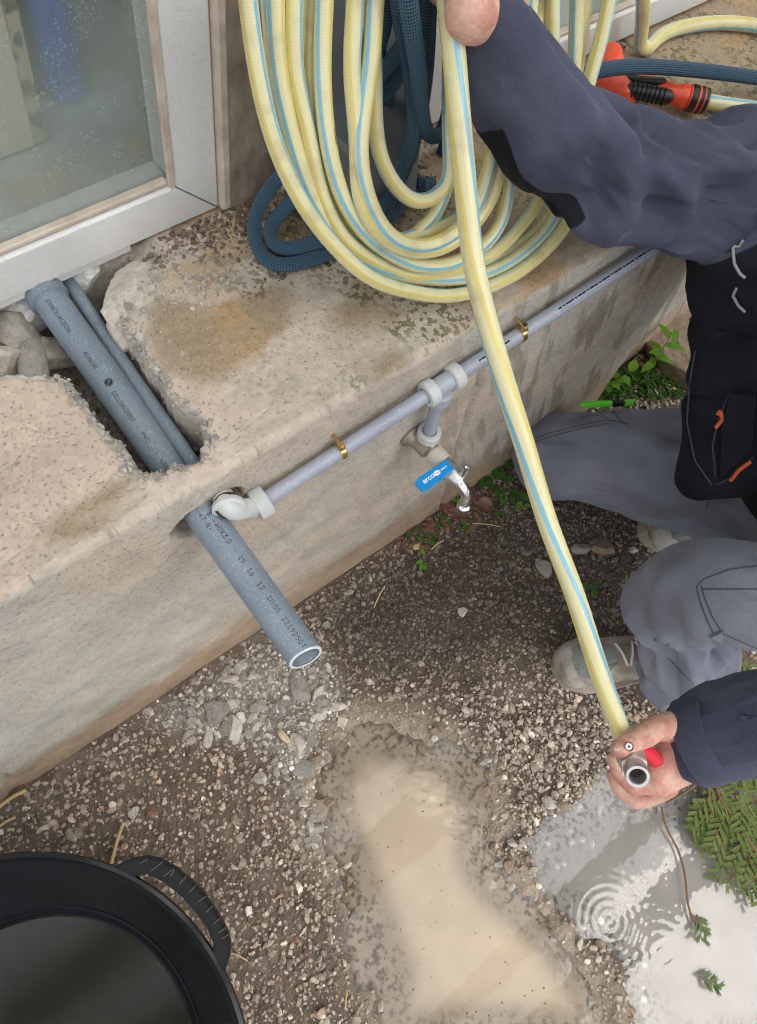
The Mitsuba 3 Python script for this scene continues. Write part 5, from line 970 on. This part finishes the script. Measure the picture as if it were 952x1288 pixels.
pri('dead_leaf_mat', mikit.proc(lambda p, n, uv: MIX((0.10, 0.042, 0.028), (0.24, 0.125, 0.085), FB(p.x * 60, p.y * 60, p.z * 60, 3))), 0.55)
def leaf(base, d, length, width, droop=0.3, curl=0.25, lobes=0, n=9):
    d = nrm(d); s = np.cross(d, A(0, 0, 1)); s = nrm(s) if np.linalg.norm(s) > 1e-3 else A(1, 0, 0); u = np.cross(s, d); V = []
    for k in range(n):
        t = k / (n - 1); w = width / 2 * math.sin(math.pi * min(1, t ** 0.8 * 0.98 + 0.01)) ** 0.8; w *= 1 + (0.28 * math.sin(t * lobes * 6.283) if lobes else 0)
        c = base + d * length * t + u * (-droop * length * t * t); V += [c - s * w + u * curl * w, c, c + s * w + u * curl * w]
    f = []
    for k in range(n - 1):
        a = 3 * k; f += [[a, a + 1, a + 4], [a, a + 4, a + 3], [a + 1, a + 2, a + 5], [a + 1, a + 5, a + 4]]
    return mesh(np.array(V), f)
def weed(name, u, v, z, stems, label, mat, seed, cat='plant', lean=(0, 0)):
    r = np.random.default_rng(seed); key = thing(name, label, cat); b = P(u, v, z)
    for (h, nl, L, W) in stems:
        a = r.uniform(0, 6.28); top = b + A(math.cos(a) * h * .35 + lean[0] * h, math.sin(a) * h * .35 + lean[1] * h, h); mid = (b + top) / 2 + A(0, 0, h * .12); st_ = spline([b, mid, top], .004)
        add('stem', tube(st_, np.linspace(.0016, .0008, len(st_)), 7)[0], 'stem_green', 40, parent=key)
        for k in range(nl):
            q_ = st_[min(len(st_) - 1, int((0.35 + 0.65 * (k + 1) / nl) * (len(st_) - 1)))]; a2 = a + k * 2.4 + r.uniform(-.4, .4)
            add('leaf', leaf(q_, A(math.cos(a2), math.sin(a2), r.uniform(.1, .5)), L * r.uniform(.7, 1.15), W * r.uniform(.7, 1.1), r.uniform(.1, .5), r.uniform(.1, .35)), mat, True, parent=key)
    return key
weed('weed', 760, 490, .03, [(.10, 5, .034, .022), (.07, 4, .03, .020), (.05, 4, .026, .018)], 'young weed with rounded bright leaves at the foot of the ledge behind the kneeling leg', 'leaf_fresh', 2)
weed('weed', 806, 482, .03, [(.13, 5, .036, .020), (.08, 4, .032, .018)], 'taller weed with pointed leaves between the ledge and the dark jacket', 'leaf_fresh', 3)
r_ = np.random.default_rng(9); key = thing('leafy_weed', 'lime green lobed seedling high up past the end of the ledge', 'plant'); b = P(872, 372, 0.09)
for k in range(11):
    a = r_.uniform(0, 6.28); q_ = b + A(math.cos(a), math.sin(a), 0) * r_.uniform(.0, .03) + A(.01, -.03 * (k % 3), r_.uniform(0.01, .05)); add('leaf', leaf(q_, A(math.cos(a), math.sin(a), .35), r_.uniform(.024, .036), r_.uniform(.02, .028), .25, .2, 2, 13), 'leaf_lime', True, parent=key)
    if k % 3 == 0: add('stem', tube(spline([b, (b + q_) / 2 + [0, 0, .006], q_], .004), .0011, 7)[0], 'stem_green', 40, parent=key)
r_ = np.random.default_rng(10)
for j_, (u, v, lb) in enumerate([(612, 600, 'low dark weed right beside the spout of the tap'), (632, 612, 'low dark weed squeezed between the tap and the kneeling knee'), (655, 640, 'yellowish seedling under the kneeling knee'), (580, 636, 'tiny two leaved seedling amid the dead leaves below the tap'), (556, 660, 'small dark clover tuft left of the dead leaves'), (583, 664, 'small clover tuft just below the dead leaves'),
                                 (522, 675, 'tiny seedling close to the ledge at the left end of the dead leaves'), (540, 678, 'tiny dark seedling beside the curled straw'), (741, 738, 'single dark broad seedling in the shade before the front knee'), (534, 707, 'pale tiny sprout alone in the dark soil'), (622, 645, 'dark seedling right of the dead leaves')]):
    key = thing('seedling', lb, 'seedling'); b = P(u, v, 0.0); b[2] = float(gfun(b[None, :2])[0]); big = .026 if j_ < 2 else .015
    for k in range(12 if j_ < 2 else 5):
        a = r_.uniform(0, 6.28); rr = r_.uniform(0, big * (1.3 if j_ < 2 else .6)); q_ = b + A(math.cos(a) * rr, math.sin(a) * rr, r_.uniform(.006, .024)); add('leaf', leaf(q_, A(math.cos(a), math.sin(a), r_.uniform(.1, .6)), big * r_.uniform(.6, 1.1), big * r_.uniform(.4, .7), .3, .25), 'leaf_fresh' if j_ in (2, 3, 9) else 'leaf_dark', True, parent=key)
    add('stem', tube([b - [0, 0, .004], b + [0, 0, .014]], .0010, 6)[0], 'stem_green', 40, parent=key)
for j_, (u, v, L, W, a, lb) in enumerate([(596, 652, .060, .042, .4, 'large curled russet leaf below the tap'), (575, 645, .048, .028, 2.4, 'folded russet leaf against the ledge below the tap lever'), (562, 634, .045, .026, 2.9, 'dark maroon leaf tucked along the foot of the ledge'), (519, 664, .030, .022, .9, 'short red brown leaf standing at the foot of the ledge'), (506, 662, .034, .020, 2.8, 'faded pinkish leaf leaning on the ledge'), (612, 636, .04, .03, 5.2, 'dark brown leaf behind the spout of the tap'),
                                          (526, 684, .026, .014, .2, 'pale tan curled leaf flake on the soil'), (850, 330, .06, .04, .8, 'dark dead leaf on the soil past the ledge end'), (862, 345, .05, .03, 2.2, 'second dead leaf on the soil past the ledge end, nearer the jacket')]):
    b = P(u, v, .01); b[2] = float(gfun(b[None, :2])[0]) + .004
    add('dead_leaf', leaf(b - A(math.cos(a), math.sin(a), 0) * L / 2, A(math.cos(a), math.sin(a), .25), L, W, .5, .7 if j_ % 2 else -.4), 'dead_leaf_mat' if j_ != 6 else 'straw_tan', True, label=lb, cat='leaf')
for (p0, p1, z0, z1, rr, lb) in [((545, 632), (524, 655), .02, .008, .0016, 'bright straw stalk leaning against the ledge left of the tap'), ((158, 1034), (141, 1086), .012, .006, .0026, 'thick straw stalk lying beside the tub handle'), ((484, 738), (470, 765), .008, .006, .0011, 'thin straw stalk in the dark soil right of the drain pipe'), ((557, 682), (542, 692), .010, .006, .0012, 'short bent straw near the clover tufts'), ((0, 1018), (36, 994), .010, .008, .0030, 'broad tan straw along the foot of the ledge at the left edge'), ((0, 1042), (22, 1028), .008, .006, .0022, 'dull straw under the broad tan straw at the left edge'),
                                 ((288, 1197), (312, 1208), .008, .006, .0011, 'fine straw lying right of the tub handle'), ((434, 1269), (437, 1245), .006, .006, .0012, 'fine straw at the bottom edge left of the muddy puddle'), ((585, 662), (628, 664), .012, .008, .0009, 'thin pale stem lying below the dead leaves')]:
    a_, b_ = P(*p0, 0), P(*p1, 0); a_[2] = float(gfun(a_[None, :2])[0]) + z0; b_[2] = float(gfun(b_[None, :2])[0]) + z1
    add('straw', tube(spline([a_, (a_ + b_) / 2 + [0.001, 0.002, .002], b_], .006), rr, 8)[0], 'straw_tan', 40, label=lb, cat='straw')
# cypress branch in the puddle
def spray(base, d, L, r, depth, out_f, out_t, up):
    d = nrm(d); n = max(3, int(L / .010)); s = nrm(np.cross(d, up)); pts = [base]; dd = d.copy()
    for k in range(n): dd = nrm(dd + s * r.normal(0, .04) + up * r.normal(0, .04) - A(0, 0, .012)); pts.append(pts[-1] + dd * L / n)
    pts = np.array(pts)
    if depth == 0:
        for k in range(len(pts) - 1):
            t = k / len(pts); w = .0022 * (1 - .35 * t)
            for sg in (-1, 1):
                q_ = pts[k]; e = nrm((pts[k + 1] - q_)) ; c = q_ + e * .0035 + s * sg * w * 1.5 + up * w * .5
                v = np.array([q_ - s * sg * .0002, q_ + e * .002 + s * sg * w * 1.15 + up * w * .3, c + e * .0095, q_ + e * .008 + up * .0006]); out_f.append(v)
        return
    out_t.append(tube(pts, np.linspace(.0007 + .0006 * depth, .0006, len(pts)), 6)[0])
    m = int(L / (.0060 if depth == 1 else .012))
    for k in range(m):
        t = (k + .6) / m; q_ = np.array([np.interp(t * (len(pts) - 1), np.arange(len(pts)), pts[:, c]) for c in range(3)]); sg = 1 if k % 2 else -1
        spray(q_, d * .75 + s * sg * .75 + up * r.normal(0, .18), L * (0.42 if depth == 1 else .46) * (1 - .6 * t) * r.uniform(.75, 1.15), r, depth - 1, out_f, out_t, up)
def branch(key, specs, mat, seed):
    r = np.random.default_rng(seed); F_, T_ = [], []
    for (p0, p1, L, dep, tilt) in specs: spray(p0, p1 - p0, L, r, dep, F_, T_, nrm(A(*tilt)))
    fa = np.array(F_); add('foliage', mesh(fa.reshape(-1, 3), (np.array([[0, 1, 2], [0, 2, 3]])[None] + (np.arange(len(fa)) * 4)[:, None, None]).reshape(-1, 3)), mat, False, parent=key, kind='stuff')
    add('twigs', cat_(T_), 'twig_brown', 40, parent=key, kind='stuff'); print('foliage', len(fa))
cy = thing('cypress_branch', 'cut green cypress branch lying half in the puddle below the left sleeve', 'branch')
g_ = lambda u, v, z=.012: P(u, v, z)
mp = spline([g_(838, 1010, .02), g_(868, 992, .022), g_(892, 978, .03), g_(915, 1010, .026), g_(938, 1050, .022), g_(975, 1110, .02)], .006)
add('main_stem', tube(mp, np.linspace(.0016, .0030, len(mp)), 8)[0], 'twig_brown', 40, parent=cy)
branch(cy, [(g_(890, 985, .03), g_(905, 1085), .15, 2, (.1, .1, 1)), (g_(900, 988, .032), g_(940, 1105), .17, 2, (0, .2, 1)), (g_(925, 1000, .03), g_(965, 1080), .15, 2, (.2, 0, 1)), (g_(990, 960, .03), g_(905, 960, .03), .14, 2, (0, -.2, 1)), (g_(1000, 1010, .028), g_(925, 1005, .028), .13, 2, (-.1, .2, 1)), (g_(1000, 1060, .02), g_(935, 1070, .02), .11, 2, (.1, .1, 1)), (g_(885, 1000, .02), g_(880, 1050, .008), .07, 1, (0, 0, 1)), (g_(1010, 1100, .02), g_(945, 1110, .02), .10, 2, (0, 0, 1)), (g_(910, 990, .03), g_(884, 1030, .02), .09, 1, (0, .1, 1)), (g_(915, 1010, .02), g_(893, 1062, .01), .08, 1, (0, .1, 1))], 'cypress_green', 4)
for u, v, u2, v2, L, lb, mt in [(876, 1150, 885, 1185, .036, 'small green cypress sprig floating in the puddle below the branch', 'cypress_grey'), (880, 1228, 905, 1242, .030, 'tiny cypress sprig near the lower edge of the puddle', 'cypress_grey'), (884, 872, 896, 850, .05, 'green sprig beside the large pale stone', 'cypress_green'), (925, 870, 940, 848, .06, 'green sprig under the edge of the near trouser leg', 'cypress_green')]:
    k_ = thing('green_sprig', lb, 'sprig'); branch(k_, [(g_(u, v, .003), g_(u2, v2, .006), L, 1, (0, 0, 1)), (g_(u, v, .004), g_(u2 + 8, v2, .008), L * .8, 1, (.2, 0, 1))], mt, int(u))
add('twig', tube(spline([g_(832, 1015, .002), g_(838, 1040, .004), g_(852, 1068, .001), g_(862, 1105, .003), g_(866, 1140, .001), g_(876, 1165, .003)], .005), np.linspace(.0028, .0012, 27)[:len(spline([g_(832, 1015, .002), g_(838, 1040, .004), g_(852, 1068, .001), g_(862, 1105, .003), g_(866, 1140, .001), g_(876, 1165, .003)], .005))] if False else .0018, 8)[0], 'twig_brown', 40, label='thin brown twig floating across the puddle', cat='twig')
r_ = np.random.default_rng(21); gm = []
for k in range(420):
    u, v = r_.uniform(735, 850), r_.uniform(478, 512); b = P(u, v, .0); b[2] = float(gfun(b[None, :2])[0]); a = r_.uniform(0, 6.28); gm.append(leaf(b, A(math.cos(a), math.sin(a), r_.uniform(.5, 1.6)), r_.uniform(.012, .028), r_.uniform(.003, .007), .4, .2, 0, 4))
add('ground_cover', cat_(gm), 'leaf_dark', False, label='short green ground cover between the kneeling leg and the ledge end', kind='stuff')
sf = []
for k in range(260):
    u, v = r_.uniform(790, 905), r_.uniform(300, 480); b = P(u, v, .0); b[2] = float(gfun(b[None, :2])[0]) + r_.uniform(.0, .01); a = r_.uniform(0, 6.28); sf.append(leaf(b, A(math.cos(a), math.sin(a), r_.uniform(-.1, .5)), r_.uniform(.014, .034), r_.uniform(.006, .016), .4, r_.uniform(-.5, .6), 0, 5))
add('leaf_litter', cat_(sf), 'dead_leaf_mat', False, label='dark leaf litter on the soil past the end of the ledge', kind='stuff')

# bubbles drifting on the puddles
scene['bubble_film'] = {'type': 'thindielectric', 'int_ior': 1.5}
r_ = np.random.default_rng(33); k = 0
while k < 34:
    u, v = r_.uniform(640, 900), r_.uniform(1010, 1270); xy = P(u, v, WL)[:2]; dc_ = sdist(clear, xy[None])[0]
    if not (-0.005 < dc_ < 0.06) or gfun(xy[None])[0] > WL: continue
    R0 = r_.uniform(.0022, .0062); sp_ = trimesh.creation.icosphere(2, R0); sp_.vertices[:, 2] = np.maximum(sp_.vertices[:, 2] * .8, 0); sp_.vertices += np.array([*xy, WL + .0004])
    add('bubble', sp_, 'bubble_film', True, label='clear bubble floating on the shallow puddle', cat='bubble', group='bubbles on the shallow puddle'); k += 1
r_ = np.random.default_rng(34); fl_ = []
for k in range(140):
    u, v = r_.uniform(400, 760), r_.uniform(910, 1288); xy = P(u, v, WL)[:2]
    if sdist(mud, xy[None])[0] < 0.0: continue
    q_ = trimesh.creation.icosphere(0, r_.uniform(.0005, .0016)); q_.vertices = q_.vertices * [1, 1, .5] + np.array([*xy, WL + .0004]); fl_.append(q_)
add('floating_specks', cat_(fl_), 'twig_brown', False, label='dark specks floating on the muddy puddle', kind='stuff')

r_ = np.random.default_rng(23); sf = []
for k in range(150):
    u = r_.uniform(500, 645); v = 672 - (u - 500) * .62 + r_.uniform(-8, 34); b = P(u, v, .0); b[2] = float(gfun(b[None, :2])[0]) + r_.uniform(.001, .007)
    if b[1] > YF - .006: continue
    a = r_.uniform(0, 6.28); sf.append(leaf(b, A(math.cos(a), math.sin(a), r_.uniform(-.1, .4)), r_.uniform(.008, .024), r_.uniform(.004, .012), .4, r_.uniform(-.5, .6), 0, 5))
add('leaf_litter', cat_(sf), 'dead_leaf_mat', False, label='scraps of dead leaf along the foot of the ledge below the tap', kind='stuff')
